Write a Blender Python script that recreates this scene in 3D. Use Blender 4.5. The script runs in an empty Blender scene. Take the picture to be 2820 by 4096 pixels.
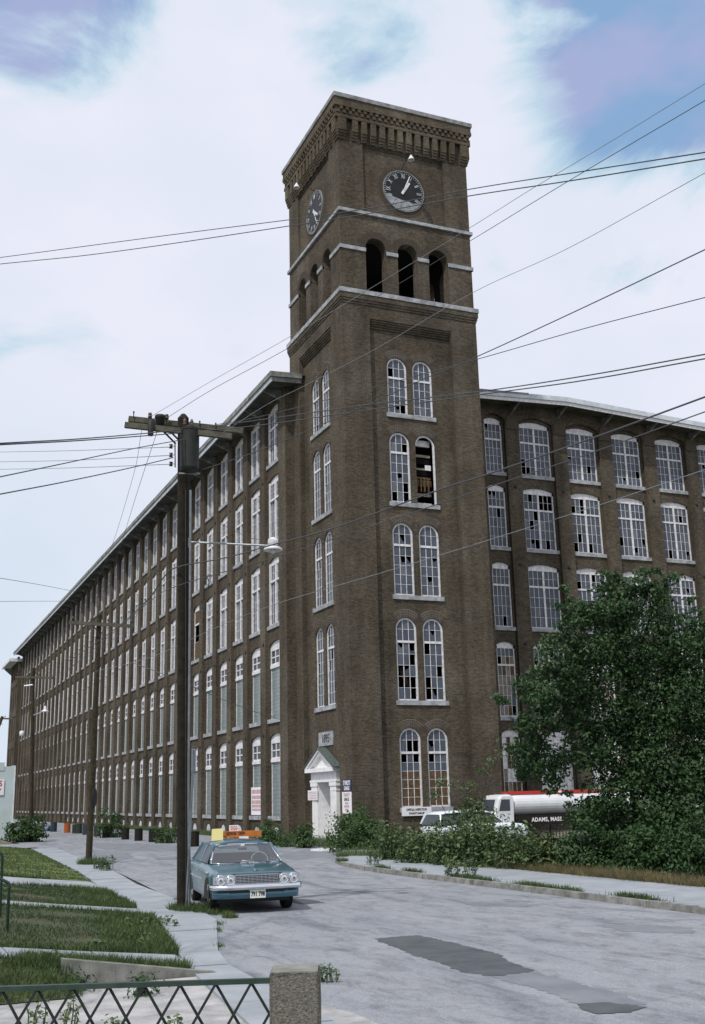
import bpy, bmesh, math, random
import numpy as np
from mathutils import Vector, Matrix
random.seed(7); rng = np.random.default_rng(7)
scene = bpy.context.scene
col = scene.collection
R = math.radians
# ------------------------------------------------------------------ camera
FPX, CX, CY = 4379.06, 1410.0, 2048.0
CAM = Vector((-23.1621, -54.5077, 1.4614))
YAW, PITCH, ROLL = R(23.347), R(14.533), R(-1.427)
_f0 = Vector((math.sin(YAW), math.cos(YAW), 0)); _r0 = Vector((math.cos(YAW), -math.sin(YAW), 0)); _u0 = Vector((0, 0, 1))
FW = _f0 * math.cos(PITCH) + _u0 * math.sin(PITCH); _u1 = _u0 * math.cos(PITCH) - _f0 * math.sin(PITCH)
RT = _r0 * math.cos(ROLL) + _u1 * math.sin(ROLL); UP = _u1 * math.cos(ROLL) - _r0 * math.sin(ROLL)
cd = bpy.data.cameras.new("camera"); cam = bpy.data.objects.new("camera", cd); col.objects.link(cam)
m = Matrix((RT, UP, -FW)).transposed().to_4x4(); m.translation = CAM
cam.matrix_world = m
cd.sensor_fit = 'VERTICAL'; cd.sensor_height = 36.0; cd.sensor_width = 36.0
cd.lens = FPX / 4096 * 36; cd.clip_start = .1; cd.clip_end = 3000
scene.camera = cam
# ------------------------------------------------------------------ sky, sun, exposure
SUN_EL, SUN_H = R(54), Vector((-.80, -.60, 0)).normalized()      # horizontal direction towards the sun
sdir = Vector((SUN_H.x * math.cos(SUN_EL), SUN_H.y * math.cos(SUN_EL), math.sin(SUN_EL)))
w = bpy.data.worlds.new("World"); scene.world = w; w.use_nodes = True
nt = w.node_tree; nt.nodes.clear()
def N(t, typ, **kw):
    n = t.nodes.new(typ)
    for k, v in kw.items():
        if k in n.inputs.keys() if isinstance(k, str) else False: n.inputs[k].default_value = v
        else: setattr(n, k, v)
    return n
def L(t, a, b): t.links.new(a, b)
sky = N(nt, 'ShaderNodeTexSky', sky_type='NISHITA', sun_disc=False, sun_elevation=SUN_EL,
        sun_rotation=math.atan2(SUN_H.x, SUN_H.y), air_density=1.0, dust_density=1.0, ozone_density=1.5)
tc = N(nt, 'ShaderNodeTexCoord')
mp = N(nt, 'ShaderNodeMapping'); mp.inputs['Scale'].default_value = (1, 1, 1.7); L(nt, tc.outputs['Generated'], mp.inputs['Vector'])
n1 = N(nt, 'ShaderNodeTexNoise', Scale=5.2, Detail=9.0, Roughness=.58, Distortion=.35); L(nt, mp.outputs[0], n1.inputs['Vector'])
n2 = N(nt, 'ShaderNodeTexNoise', Scale=7.0, Detail=4.0, Roughness=.5); L(nt, mp.outputs[0], n2.inputs['Vector'])
def math_(t, op, a, b=None, c=None, clamp=False):
    n = t.nodes.new('ShaderNodeMath'); n.operation = op; n.use_clamp = clamp
    for i, v in enumerate((a, b, c)):
        if v is None: continue
        if isinstance(v, (int, float)): n.inputs[i].default_value = v
        else: t.links.new(v, n.inputs[i])
    return n.outputs[0]
def pixdir(x, y): return (FW + RT * ((x - CX) / FPX) - UP * ((y - CY) / FPX)).normalized()
def dirmask(d, c0, c1):           # 1 near direction d, 0 away
    v = N(nt, 'ShaderNodeVectorMath', operation='DOT_PRODUCT'); L(nt, tc.outputs['Generated'], v.inputs[0]); v.inputs[1].default_value = d
    r_ = N(nt, 'ShaderNodeMapRange'); r_.interpolation_type = 'SMOOTHSTEP'; L(nt, v.outputs['Value'], r_.inputs['Value'])
    r_.inputs['From Min'].default_value = c0; r_.inputs['From Max'].default_value = c1; return r_.outputs['Result']
ca = lambda deg: math.cos(R(deg))
hole = dirmask(pixdir(2750, -260), ca(13.2), ca(2))
hole = math_(nt, 'MAXIMUM', hole, math_(nt, 'MULTIPLY', dirmask(pixdir(1450, -230), ca(8.5), ca(1)), .92))
hole = math_(nt, 'MAXIMUM', hole, math_(nt, 'MULTIPLY', dirmask(pixdir(200, -160), ca(8), ca(1)), .80))
hole = math_(nt, 'MAXIMUM', hole, math_(nt, 'MULTIPLY', dirmask(pixdir(2300, -300), ca(9), ca(1)), .95))
hm = math_(nt, 'ADD', math_(nt, 'MULTIPLY', hole, 1.05), math_(nt, 'MULTIPLY', math_(nt, 'SUBTRACT', n1.outputs['Fac'], .5), 2.6))
rr = N(nt, 'ShaderNodeMapRange'); rr.interpolation_type = 'SMOOTHSTEP'; L(nt, hm, rr.inputs['Value'])
rr.inputs['From Min'].default_value = .20; rr.inputs['From Max'].default_value = .92
mask = rr.outputs['Result']                                     # 1 = blue gap between the clouds
cl = N(nt, 'ShaderNodeValToRGB')                                # the cloud's own unevenness
cl.color_ramp.elements[0].position = .3; cl.color_ramp.elements[0].color = (7.5, 8.0, 9.2, 1)
cl.color_ramp.elements[1].position = .62; cl.color_ramp.elements[1].color = (8.2, 8.35, 9.5, 1)
L(nt, n2.outputs['Fac'], cl.inputs['Fac'])
gap = N(nt, 'ShaderNodeMixRGB', blend_type='MIX'); gap.inputs['Fac'].default_value = .8
L(nt, sky.outputs[0], gap.inputs['Color1'])
g2 = N(nt, 'ShaderNodeValToRGB')
g2.color_ramp.elements[0].position = .42; g2.color_ramp.elements[0].color = (2.0, 3.9, 7.0, 1)
g2.color_ramp.elements[1].position = .56; g2.color_ramp.elements[1].color = (4.0, 4.3, 7.5, 1)
L(nt, n2.outputs['Fac'], g2.inputs['Fac']); L(nt, g2.outputs[0], gap.inputs['Color2'])
thin = N(nt, 'ShaderNodeMixRGB', blend_type='MIX'); thin.inputs['Color2'].default_value = (5.6, 7.2, 8.4, 1)       # thin veil of cloud at the gap edges, and low at far left
L(nt, math_(nt, 'MAXIMUM', math_(nt, 'MULTIPLY', mask, 2.0, clamp=True), math_(nt, 'MULTIPLY', dirmask(pixdir(-500, 3000), ca(24), ca(4)), .40)), thin.inputs['Fac']); L(nt, cl.outputs[0], thin.inputs['Color1'])
m2 = N(nt, 'ShaderNodeMapRange'); m2.interpolation_type = 'SMOOTHSTEP'; L(nt, mask, m2.inputs['Value']); m2.inputs['From Min'].default_value = .35; m2.inputs['From Max'].default_value = 1.25
sm = N(nt, 'ShaderNodeMixRGB', blend_type='MIX'); L(nt, m2.outputs['Result'], sm.inputs['Fac']); L(nt, thin.outputs[0], sm.inputs['Color1']); L(nt, gap.outputs[0], sm.inputs['Color2'])
bg = N(nt, 'ShaderNodeBackground', Strength=.1); L(nt, sm.outputs[0], bg.inputs['Color'])
wo = N(nt, 'ShaderNodeOutputWorld'); L(nt, bg.outputs[0], wo.inputs['Surface'])
ld = bpy.data.lights.new("sun", 'SUN'); ld.energy = 3.1; ld.angle = R(.9); ld.color = (1, .96, .9)
lo = bpy.data.objects.new("sun", ld); col.objects.link(lo)
lo.rotation_euler = sdir.to_track_quat('Z', 'Y').to_euler(); lo.location = (-40, -60, 60)
vs = scene.view_settings; vs.view_transform = 'Standard'; vs.look = 'None'; vs.exposure = 0; vs.gamma = 1
# ------------------------------------------------------------------ pixel helpers (give world points)
def ray(px, py): return FW + RT * ((px - CX) / FPX) - UP * ((py - CY) / FPX)
def PX(px, py, dep): return CAM + ray(px, py) * dep
GZ = -.95
def PG(px, py, z=GZ):
    v = ray(px, py); return CAM + v * ((z - CAM.z) / v.z)
# ------------------------------------------------------------------ materials
MAT = {}
def mat(name, color=(.5, .5, .5), rough=.8, metal=0, spec=.3, noise=0, nscale=3, c2=None, bump=0, bscale=40, **kw):
    m = bpy.data.materials.new(name); m.use_nodes = True; t = m.node_tree; b = t.nodes['Principled BSDF']
    b.inputs['Base Color'].default_value = (*color, 1); b.inputs['Roughness'].default_value = rough
    b.inputs['Metallic'].default_value = metal; b.inputs['Specular IOR Level'].default_value = spec
    for k, v in kw.items(): b.inputs[k].default_value = v
    if c2 is not None or noise:
        co = t.nodes.new('ShaderNodeTexCoord'); n = N(t, 'ShaderNodeTexNoise', Scale=nscale, Detail=8.0, Roughness=.6)
        L(t, co.outputs['Object'], n.inputs['Vector']); r_ = t.nodes.new('ShaderNodeValToRGB')
        c2 = c2 or tuple(max(0, c * (1 - noise)) for c in color)
        r_.color_ramp.elements[0].position = .35; r_.color_ramp.elements[0].color = (*c2, 1)
        r_.color_ramp.elements[1].position = .65; r_.color_ramp.elements[1].color = (*color, 1)
        L(t, n.outputs['Fac'], r_.inputs['Fac']); L(t, r_.outputs[0], b.inputs['Base Color'])
    if bump:
        co = t.nodes.new('ShaderNodeTexCoord'); n = N(t, 'ShaderNodeTexNoise', Scale=bscale, Detail=5.0)
        L(t, co.outputs['Object'], n.inputs['Vector']); bp = N(t, 'ShaderNodeBump', Strength=bump, Distance=.02)
        L(t, n.outputs['Fac'], bp.inputs['Height']); L(t, bp.outputs[0], b.inputs['Normal'])
    MAT[name] = m; return m
def wallvec(t):
    co = t.nodes.new('ShaderNodeTexCoord'); ge = t.nodes.new('ShaderNodeNewGeometry')
    s = t.nodes.new('ShaderNodeSeparateXYZ'); L(t, co.outputs['Object'], s.inputs[0])
    sn = t.nodes.new('ShaderNodeSeparateXYZ'); L(t, ge.outputs['True Normal'], sn.inputs[0])
    ax = math_(t, 'GREATER_THAN', math_(t, 'ABSOLUTE', sn.outputs[0]), .6)
    u = math_(t, 'ADD', math_(t, 'MULTIPLY', s.outputs[1], ax), math_(t, 'MULTIPLY', s.outputs[0], math_(t, 'SUBTRACT', 1.0, ax)))
    c = t.nodes.new('ShaderNodeCombineXYZ'); L(t, u, c.inputs[0]); L(t, s.outputs[2], c.inputs[1]); return c.outputs[0], co.outputs['Object']
def brick_mat(name, ca_, cb_, mo, tint=1.0):
    m = bpy.data.materials.new(name); m.use_nodes = True; t = m.node_tree; b = t.nodes['Principled BSDF']
    v, o = wallvec(t)
    br = t.nodes.new('ShaderNodeTexBrick'); L(t, v, br.inputs['Vector'])
    br.inputs['Scale'].default_value = 1; br.inputs['Brick Width'].default_value = .235; br.inputs['Row Height'].default_value = .078
    br.inputs['Mortar Size'].default_value = .010; br.inputs['Mortar Smooth'].default_value = .2; br.inputs['Bias'].default_value = -.1
    br.inputs['Color1'].default_value = (*ca_, 1); br.inputs['Color2'].default_value = (*cb_, 1)
    # mortar weathered: pale where salts have bled out
    mn = N(t, 'ShaderNodeTexNoise', Scale=.35, Detail=6.0); L(t, o, mn.inputs['Vector'])
    mr = t.nodes.new('ShaderNodeValToRGB'); mr.color_ramp.elements[0].position = .45; mr.color_ramp.elements[0].color = (mo[0] * .45, mo[1] * .42, mo[2] * .4, 1)
    mr.color_ramp.elements[1].position = .68; mr.color_ramp.elements[1].color = (*mo, 1)
    L(t, mn.outputs['Fac'], mr.inputs['Fac']); L(t, mr.outputs[0], br.inputs['Mortar'])
    # soot and damp: large streaky variation
    mpn = t.nodes.new('ShaderNodeMapping'); mpn.inputs['Scale'].default_value = (.55, .55, .16); L(t, o, mpn.inputs['Vector'])
    st = N(t, 'ShaderNodeTexNoise', Scale=1.0, Detail=7.0, Roughness=.6); L(t, mpn.outputs[0], st.inputs['Vector'])
    sr = t.nodes.new('ShaderNodeMapRange'); L(t, st.outputs['Fac'], sr.inputs['Value'])
    sr.inputs['From Min'].default_value = .3; sr.inputs['From Max'].default_value = .7; sr.inputs['To Min'].default_value = .60 * tint; sr.inputs['To Max'].default_value = 1.2 * tint
    fn = N(t, 'ShaderNodeTexNoise', Scale=9.0, Detail=4.0); L(t, o, fn.inputs['Vector'])
    fr = t.nodes.new('ShaderNodeMapRange'); L(t, fn.outputs['Fac'], fr.inputs['Value'])
    fr.inputs['From Min'].default_value = .3; fr.inputs['From Max'].default_value = .7; fr.inputs['To Min'].default_value = .75; fr.inputs['To Max'].default_value = 1.25
    mp3 = t.nodes.new('ShaderNodeMapping'); mp3.inputs['Scale'].default_value = (2.2, 2.2, .10); L(t, o, mp3.inputs['Vector'])
    s3 = N(t, 'ShaderNodeTexNoise', Scale=1.0, Detail=6.0, Roughness=.65); L(t, mp3.outputs[0], s3.inputs['Vector'])
    r3 = t.nodes.new('ShaderNodeMapRange'); L(t, s3.outputs['Fac'], r3.inputs['Value']); r3.inputs['From Min'].default_value = .34; r3.inputs['From Max'].default_value = .62; r3.inputs['To Min'].default_value = .84; r3.inputs['To Max'].default_value = 1.03
    mu = t.nodes.new('ShaderNodeVectorMath'); mu.operation = 'SCALE'; L(t, br.outputs['Color'], mu.inputs[0]); L(t, math_(t, 'MULTIPLY', math_(t, 'MULTIPLY', sr.outputs[0], fr.outputs[0]), r3.outputs[0]), mu.inputs['Scale'])
    L(t, mu.outputs[0], b.inputs['Base Color']); b.inputs['Roughness'].default_value = .92; b.inputs['Specular IOR Level'].default_value = .15
    bp = N(t, 'ShaderNodeBump', Strength=.5, Distance=.01); L(t, br.outputs['Fac'], bp.inputs['Height']); bp.invert = True; L(t, bp.outputs[0], b.inputs['Normal'])
    MAT[name] = m; return m
mat('belfry_shade', (.018, .016, .014), .95, c2=(.010, .009, .008))  # belfry interior: shade put into a near black colour
brick_mat('brick', (.116, .092, .062), (.052, .045, .033), (.17, .16, .14))
brick_mat('brick_light', (.140, .111, .074), (.078, .064, .045), (.17, .16, .135))
mat('arch_brick', (.092, .072, .052), .9, c2=(.05, .041, .032), nscale=12)
mat('mortar', (.34, .32, .29), .95, c2=(.14, .125, .105), nscale=.9)
mat('stone', (.40, .42, .44), .9, c2=(.20, .21, .22), nscale=2.5, bump=.5, bscale=15)
mat('stone_dark', (.30, .31, .31), .9, c2=(.12, .12, .12), nscale=2.0, bump=.5, bscale=15)
mat('white_paint', (.78, .78, .80), .6, c2=(.50, .50, .51), nscale=5)
mat('portal_white', (.80, .80, .81), .6, c2=(.66, .66, .66), nscale=2.5)
mat('pale_paint', (.62, .66, .70), .6, c2=(.42, .46, .49), nscale=1.5)
mat('old_paint', (.27, .28, .26), .85, c2=(.10, .11, .10), nscale=2.2)
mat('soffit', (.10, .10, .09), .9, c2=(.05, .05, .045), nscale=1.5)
mat('roofing', (.12, .13, .13), .9, c2=(.07, .08, .08), nscale=1)
mat('slate', (.10, .13, .12), .85, c2=(.05, .07, .065), nscale=8)
for i, c in enumerate(((.075, .092, .118), (.095, .115, .145), (.055, .068, .085), (.125, .14, .165))):
    mat('glass%d' % i, c, .38, c2=tuple(x * .72 for x in c), nscale=1.3, spec=.35)
mat('dark_void', (.008, .008, .008), .9, spec=.05)
mat('board', (.135, .085, .042), .9, c2=(.062, .042, .024), nscale=5)
mat('board_pale', (.28, .25, .21), .9, c2=(.15, .14, .12), nscale=4)
mat('iron', (.02, .02, .02), .7)
mat('clock_black', (.012, .014, .014), .5, c2=(.006, .007, .007), nscale=3)
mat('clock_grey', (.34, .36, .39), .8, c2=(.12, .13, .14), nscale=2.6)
mat('pole_wood', (.030, .024, .016), .95, c2=(.013, .011, .008), nscale=6, bump=.6, bscale=25)
mat('pole_brown', (.070, .058, .036), .95, c2=(.032, .027, .018), nscale=6, bump=.6, bscale=25)
mat('arm_wood', (.105, .10, .075), .95, c2=(.06, .058, .045), nscale=6)
mat('galv', (.36, .39, .41), .45, metal=.6, c2=(.24, .27, .28), nscale=5)
mat('transformer', (.020, .021, .019), .6, c2=(.010, .011, .010), nscale=5)
mat('porcelain', (.09, .055, .04), .3)
mat('wire', (.06, .066, .072), .6)
mat('wire_pale', (.20, .23, .25), .6)
mat('rail_green', (.015, .035, .025), .45, c2=(.03, .05, .04), nscale=9)
mat('concrete', (.25, .25, .225), .95, c2=(.12, .125, .11), nscale=3.0, bump=.4, bscale=60)
mat('walk', (.315, .34, .365), .95, c2=(.235, .26, .285), nscale=1.1, bump=.2, bscale=50)
mat('kerb', (.26, .26, .24), .95, c2=(.12, .125, .11), nscale=4.0, bump=.5, bscale=30)
mat('yard', (.17, .16, .12), .95, c2=(.09, .10, .06), nscale=.6, bump=.4, bscale=8)
mat('gravel', (.42, .42, .42), .95, c2=(.26, .26, .26), nscale=2.5, bump=.6, bscale=40)
mat('patch', (.095, .105, .115), .9, c2=(.066, .073, .08), nscale=2.0, bump=.5, bscale=70)
mat('patch_pale', (.205, .22, .242), .92, c2=(.155, .168, .19), nscale=1.6, bump=.4, bscale=70)
mat('lawn', (.042, .072, .024), .95, c2=(.070, .060, .038), nscale=.75, bump=.8, bscale=30)  # near lawns: shade put into the dark green, bare soil mixed in
mat('lawn_sunlit', (.135, .150, .048), .95, c2=(.070, .105, .032), nscale=.8, bump=.8, bscale=30)  # far lawn: sunlit copy of the lawn colour, a yellower green
mat('bark', (.05, .042, .032), .95, c2=(.028, .024, .02), nscale=8)
def leafmat(name, c, c2):
    m = bpy.data.materials.new(name); m.use_nodes = True; t = m.node_tree; b = t.nodes['Principled BSDF']
    co = t.nodes.new('ShaderNodeTexCoord'); n = N(t, 'ShaderNodeTexNoise', Scale=3.5, Detail=3.0); L(t, co.outputs['Object'], n.inputs['Vector'])
    wn = N(t, 'ShaderNodeTexNoise', Scale=24.0, Detail=1.0); L(t, co.outputs['Object'], wn.inputs['Vector'])
    bn = N(t, 'ShaderNodeTexNoise', Scale=1.1, Detail=3.0); L(t, co.outputs['Object'], bn.inputs['Vector'])
    f = math_(t, 'ADD', math_(t, 'ADD', math_(t, 'MULTIPLY', n.outputs['Fac'], .45), math_(t, 'MULTIPLY', wn.outputs['Fac'], .30)), math_(t, 'MULTIPLY', bn.outputs['Fac'], .25))
    r_ = t.nodes.new('ShaderNodeValToRGB'); r_.color_ramp.elements[0].position = .40; r_.color_ramp.elements[0].color = (*c2, 1)
    r_.color_ramp.elements[1].position = .60; r_.color_ramp.elements[1].color = (*c, 1); L(t, f, r_.inputs['Fac'])
    L(t, r_.outputs[0], b.inputs['Base Color']); b.inputs['Roughness'].default_value = .55; b.inputs['Specular IOR Level'].default_value = .3
    tr = t.nodes.new('ShaderNodeBsdfTranslucent'); L(t, r_.outputs[0], tr.inputs['Color'])
    mx = N(t, 'ShaderNodeMixShader'); mx.inputs[0].default_value = .22; L(t, b.outputs[0], mx.inputs[1]); L(t, tr.outputs[0], mx.inputs[2])
    L(t, mx.outputs[0], t.nodes['Material Output'].inputs['Surface']); MAT[name] = m
leafmat('leaf_tree', (.066, .130, .044), (.014, .040, .015))
leafmat('leaf_shrub', (.080, .145, .046), (.028, .062, .022))
leafmat('leaf_weed', (.135, .185, .078), (.046, .082, .034))
leafmat('grass', (.088, .132, .040), (.040, .070, .022))
leafmat('grass_shaded', (.044, .080, .026), (.030, .048, .018))  # near lawn blades: darker copy of the grass with shade painted in
leafmat('grass_dry', (.21, .17, .085), (.085, .085, .035))
# car and other paint
mat('teal', (.062, .160, .205), .30, metal=.45, spec=.5, **{'Coat Weight': .6, 'Coat Roughness': .08})
mat('chrome', (.75, .77, .79), .14, metal=1.0)
mat('tyre', (.012, .012, .012), .85)
mat('dark_metal', (.03, .03, .03), .6)
mat('seat', (.05, .08, .09), .8)
mat('lens', (.55, .58, .60), .12, metal=.2, spec=.6)
mat('plate_white', (.62, .64, .58), .6)
mat('ink', (.012, .012, .014), .7)
mat('ink_red', (.42, .07, .055), .7)
mat('ink_pink', (.45, .26, .26), .8)
mat('orange', (.50, .17, .03), .6, c2=(.36, .11, .02), nscale=6)
mat('yellow_card', (.50, .45, .20), .8)
mat('white_card', (.74, .74, .76), .8)
mat('navy', (.025, .035, .07), .6)
mat('truck_white', (.66, .68, .70), .35, spec=.5, c2=(.56, .58, .60), nscale=1.2)
mat('truck_red', (.45, .035, .025), .45)
mat('truck_grey', (.14, .16, .16), .5)
mat('car_white', (.62, .68, .72), .3, spec=.5)
mat('drum_black', (.009, .011, .010), .7, spec=.15, c2=(.022, .018, .014), nscale=6)
mat('drum_green', (.018, .038, .028), .7, c2=(.03, .03, .022), nscale=6)
mat('drum_blue', (.020, .036, .062), .7, c2=(.03, .04, .05), nscale=6)
mat('drum_orange', (.40, .10, .022), .7, c2=(.28, .075, .02), nscale=5)
mat('cloth_blue', (.12, .16, .30), .9, c2=(.35, .38, .45), nscale=4)
mat('block_wall', (.46, .55, .57), .9, c2=(.42, .48, .48), nscale=1.2)
mat('clapboard', (.50, .50, .46), .8)
m = mat('auto_glass', (.9, .95, .95), .03)
t = m.node_tree; b = t.nodes['Principled BSDF']; tr_ = t.nodes.new('ShaderNodeBsdfTransparent'); tr_.inputs[0].default_value = (.62, .70, .70, 1)
gl_ = t.nodes.new('ShaderNodeBsdfGlossy'); gl_.inputs['Roughness'].default_value = .03; fr_ = N(t, 'ShaderNodeFresnel', IOR=1.7)
mx_ = t.nodes.new('ShaderNodeMixShader'); L(t, math_(t, 'ADD', fr_.outputs[0], .10), mx_.inputs[0]); L(t, tr_.outputs[0], mx_.inputs[1]); L(t, gl_.outputs[0], mx_.inputs[2])
L(t, mx_.outputs[0], t.nodes['Material Output'].inputs['Surface'])
# glass blocks
m = mat('glass_block', (.2, .25, .24), .3, spec=.5); t = m.node_tree; b = t.nodes['Principled BSDF']
v, o = wallvec(t); br = t.nodes.new('ShaderNodeTexBrick'); br.offset = 0; L(t, v, br.inputs['Vector']); br.inputs['Scale'].default_value = 1
br.inputs['Brick Width'].default_value = .24; br.inputs['Row Height'].default_value = .24; br.inputs['Mortar Size'].default_value = .022; br.inputs['Mortar Smooth'].default_value = .6
br.inputs['Color1'].default_value = (.27, .315, .315, 1); br.inputs['Color2'].default_value = (.20, .25, .245, 1); br.inputs['Mortar'].default_value = (.12, .15, .15, 1)
L(t, br.outputs['Color'], b.inputs['Base Color'])
# road surface
m = mat('road', (.30, .30, .31), .95, spec=.2); t = m.node_tree; b = t.nodes['Principled BSDF']
co = t.nodes.new('ShaderNodeTexCoord'); mp = t.nodes.new('ShaderNodeMapping'); mp.inputs['Scale'].default_value = (1.6, .28, 1); L(t, co.outputs['Object'], mp.inputs['Vector'])
a1 = N(t, 'ShaderNodeTexNoise', Scale=.9, Detail=9.0, Roughness=.62, Distortion=.4); L(t, mp.outputs[0], a1.inputs['Vector'])
a2 = N(t, 'ShaderNodeTexNoise', Scale=55.0, Detail=3.0); L(t, co.outputs['Object'], a2.inputs['Vector'])
ra = t.nodes.new('ShaderNodeValToRGB'); e = ra.color_ramp.elements
e[0].position = .28; e[0].color = (.150, .170, .200, 1); e[1].position = .70; e[1].color = (.305, .318, .340, 1)
x = ra.color_ramp.elements.new(.45); x.color = (.255, .270, .296, 1)
L(t, a1.outputs['Fac'], ra.inputs['Fac'])
mr = t.nodes.new('ShaderNodeMapRange'); L(t, a2.outputs['Fac'], mr.inputs['Value']); mr.inputs['From Min'].default_value = .3; mr.inputs['From Max'].default_value = .7
mr.inputs['To Min'].default_value = .68; mr.inputs['To Max'].default_value = 1.22
vor = N(t, 'ShaderNodeTexVoronoi', feature='DISTANCE_TO_EDGE', Scale=.22); vn = N(t, 'ShaderNodeTexNoise', Scale=2.2, Detail=5.0)
L(t, co.outputs['Object'], vn.inputs['Vector']); va = t.nodes.new('ShaderNodeVectorMath'); va.operation = 'MULTIPLY_ADD'
L(t, vn.outputs['Color'], va.inputs[0]); va.inputs[1].default_value = (.9, .9, 0); L(t, co.outputs['Object'], va.inputs[2]); L(t, va.outputs[0], vor.inputs['Vector'])
cr = t.nodes.new('ShaderNodeMapRange'); L(t, vor.outputs['Distance'], cr.inputs['Value']); cr.inputs['From Min'].default_value = .0; cr.inputs['From Max'].default_value = .016
cr.inputs['To Min'].default_value = .86; cr.inputs['To Max'].default_value = 1.0
a3 = N(t, 'ShaderNodeTexNoise', Scale=2.6, Detail=8.0, Roughness=.68, Distortion=.6); mp4 = t.nodes.new('ShaderNodeMapping'); mp4.inputs['Scale'].default_value = (1.2, .5, 1); mp4.inputs['Location'].default_value = (3.3, 7.1, 0); L(t, co.outputs['Object'], mp4.inputs['Vector']); L(t, mp4.outputs[0], a3.inputs['Vector'])
r4 = t.nodes.new('ShaderNodeMapRange'); L(t, a3.outputs['Fac'], r4.inputs['Value']); r4.inputs['From Min'].default_value = .33; r4.inputs['From Max'].default_value = .52; r4.inputs['To Min'].default_value = .66; r4.inputs['To Max'].default_value = 1.0
a5 = N(t, 'ShaderNodeTexNoise', Scale=14.0, Detail=6.0, Roughness=.7); L(t, co.outputs['Object'], a5.inputs['Vector'])
r5 = t.nodes.new('ShaderNodeMapRange'); L(t, a5.outputs['Fac'], r5.inputs['Value']); r5.inputs['From Min'].default_value = .3; r5.inputs['From Max'].default_value = .7; r5.inputs['To Min'].default_value = .86; r5.inputs['To Max'].default_value = 1.08
mu = t.nodes.new('ShaderNodeVectorMath'); mu.operation = 'SCALE'; L(t, ra.outputs[0], mu.inputs[0]); L(t, math_(t, 'MULTIPLY', math_(t, 'MULTIPLY', mr.outputs[0], cr.outputs[0]), math_(t, 'MULTIPLY', r4.outputs[0], r5.outputs[0])), mu.inputs['Scale'])
L(t, mu.outputs[0], b.inputs['Base Color']); bp = N(t, 'ShaderNodeBump', Strength=.35, Distance=.01); L(t, a2.outputs['Fac'], bp.inputs['Height']); L(t, bp.outputs[0], b.inputs['Normal'])
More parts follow.
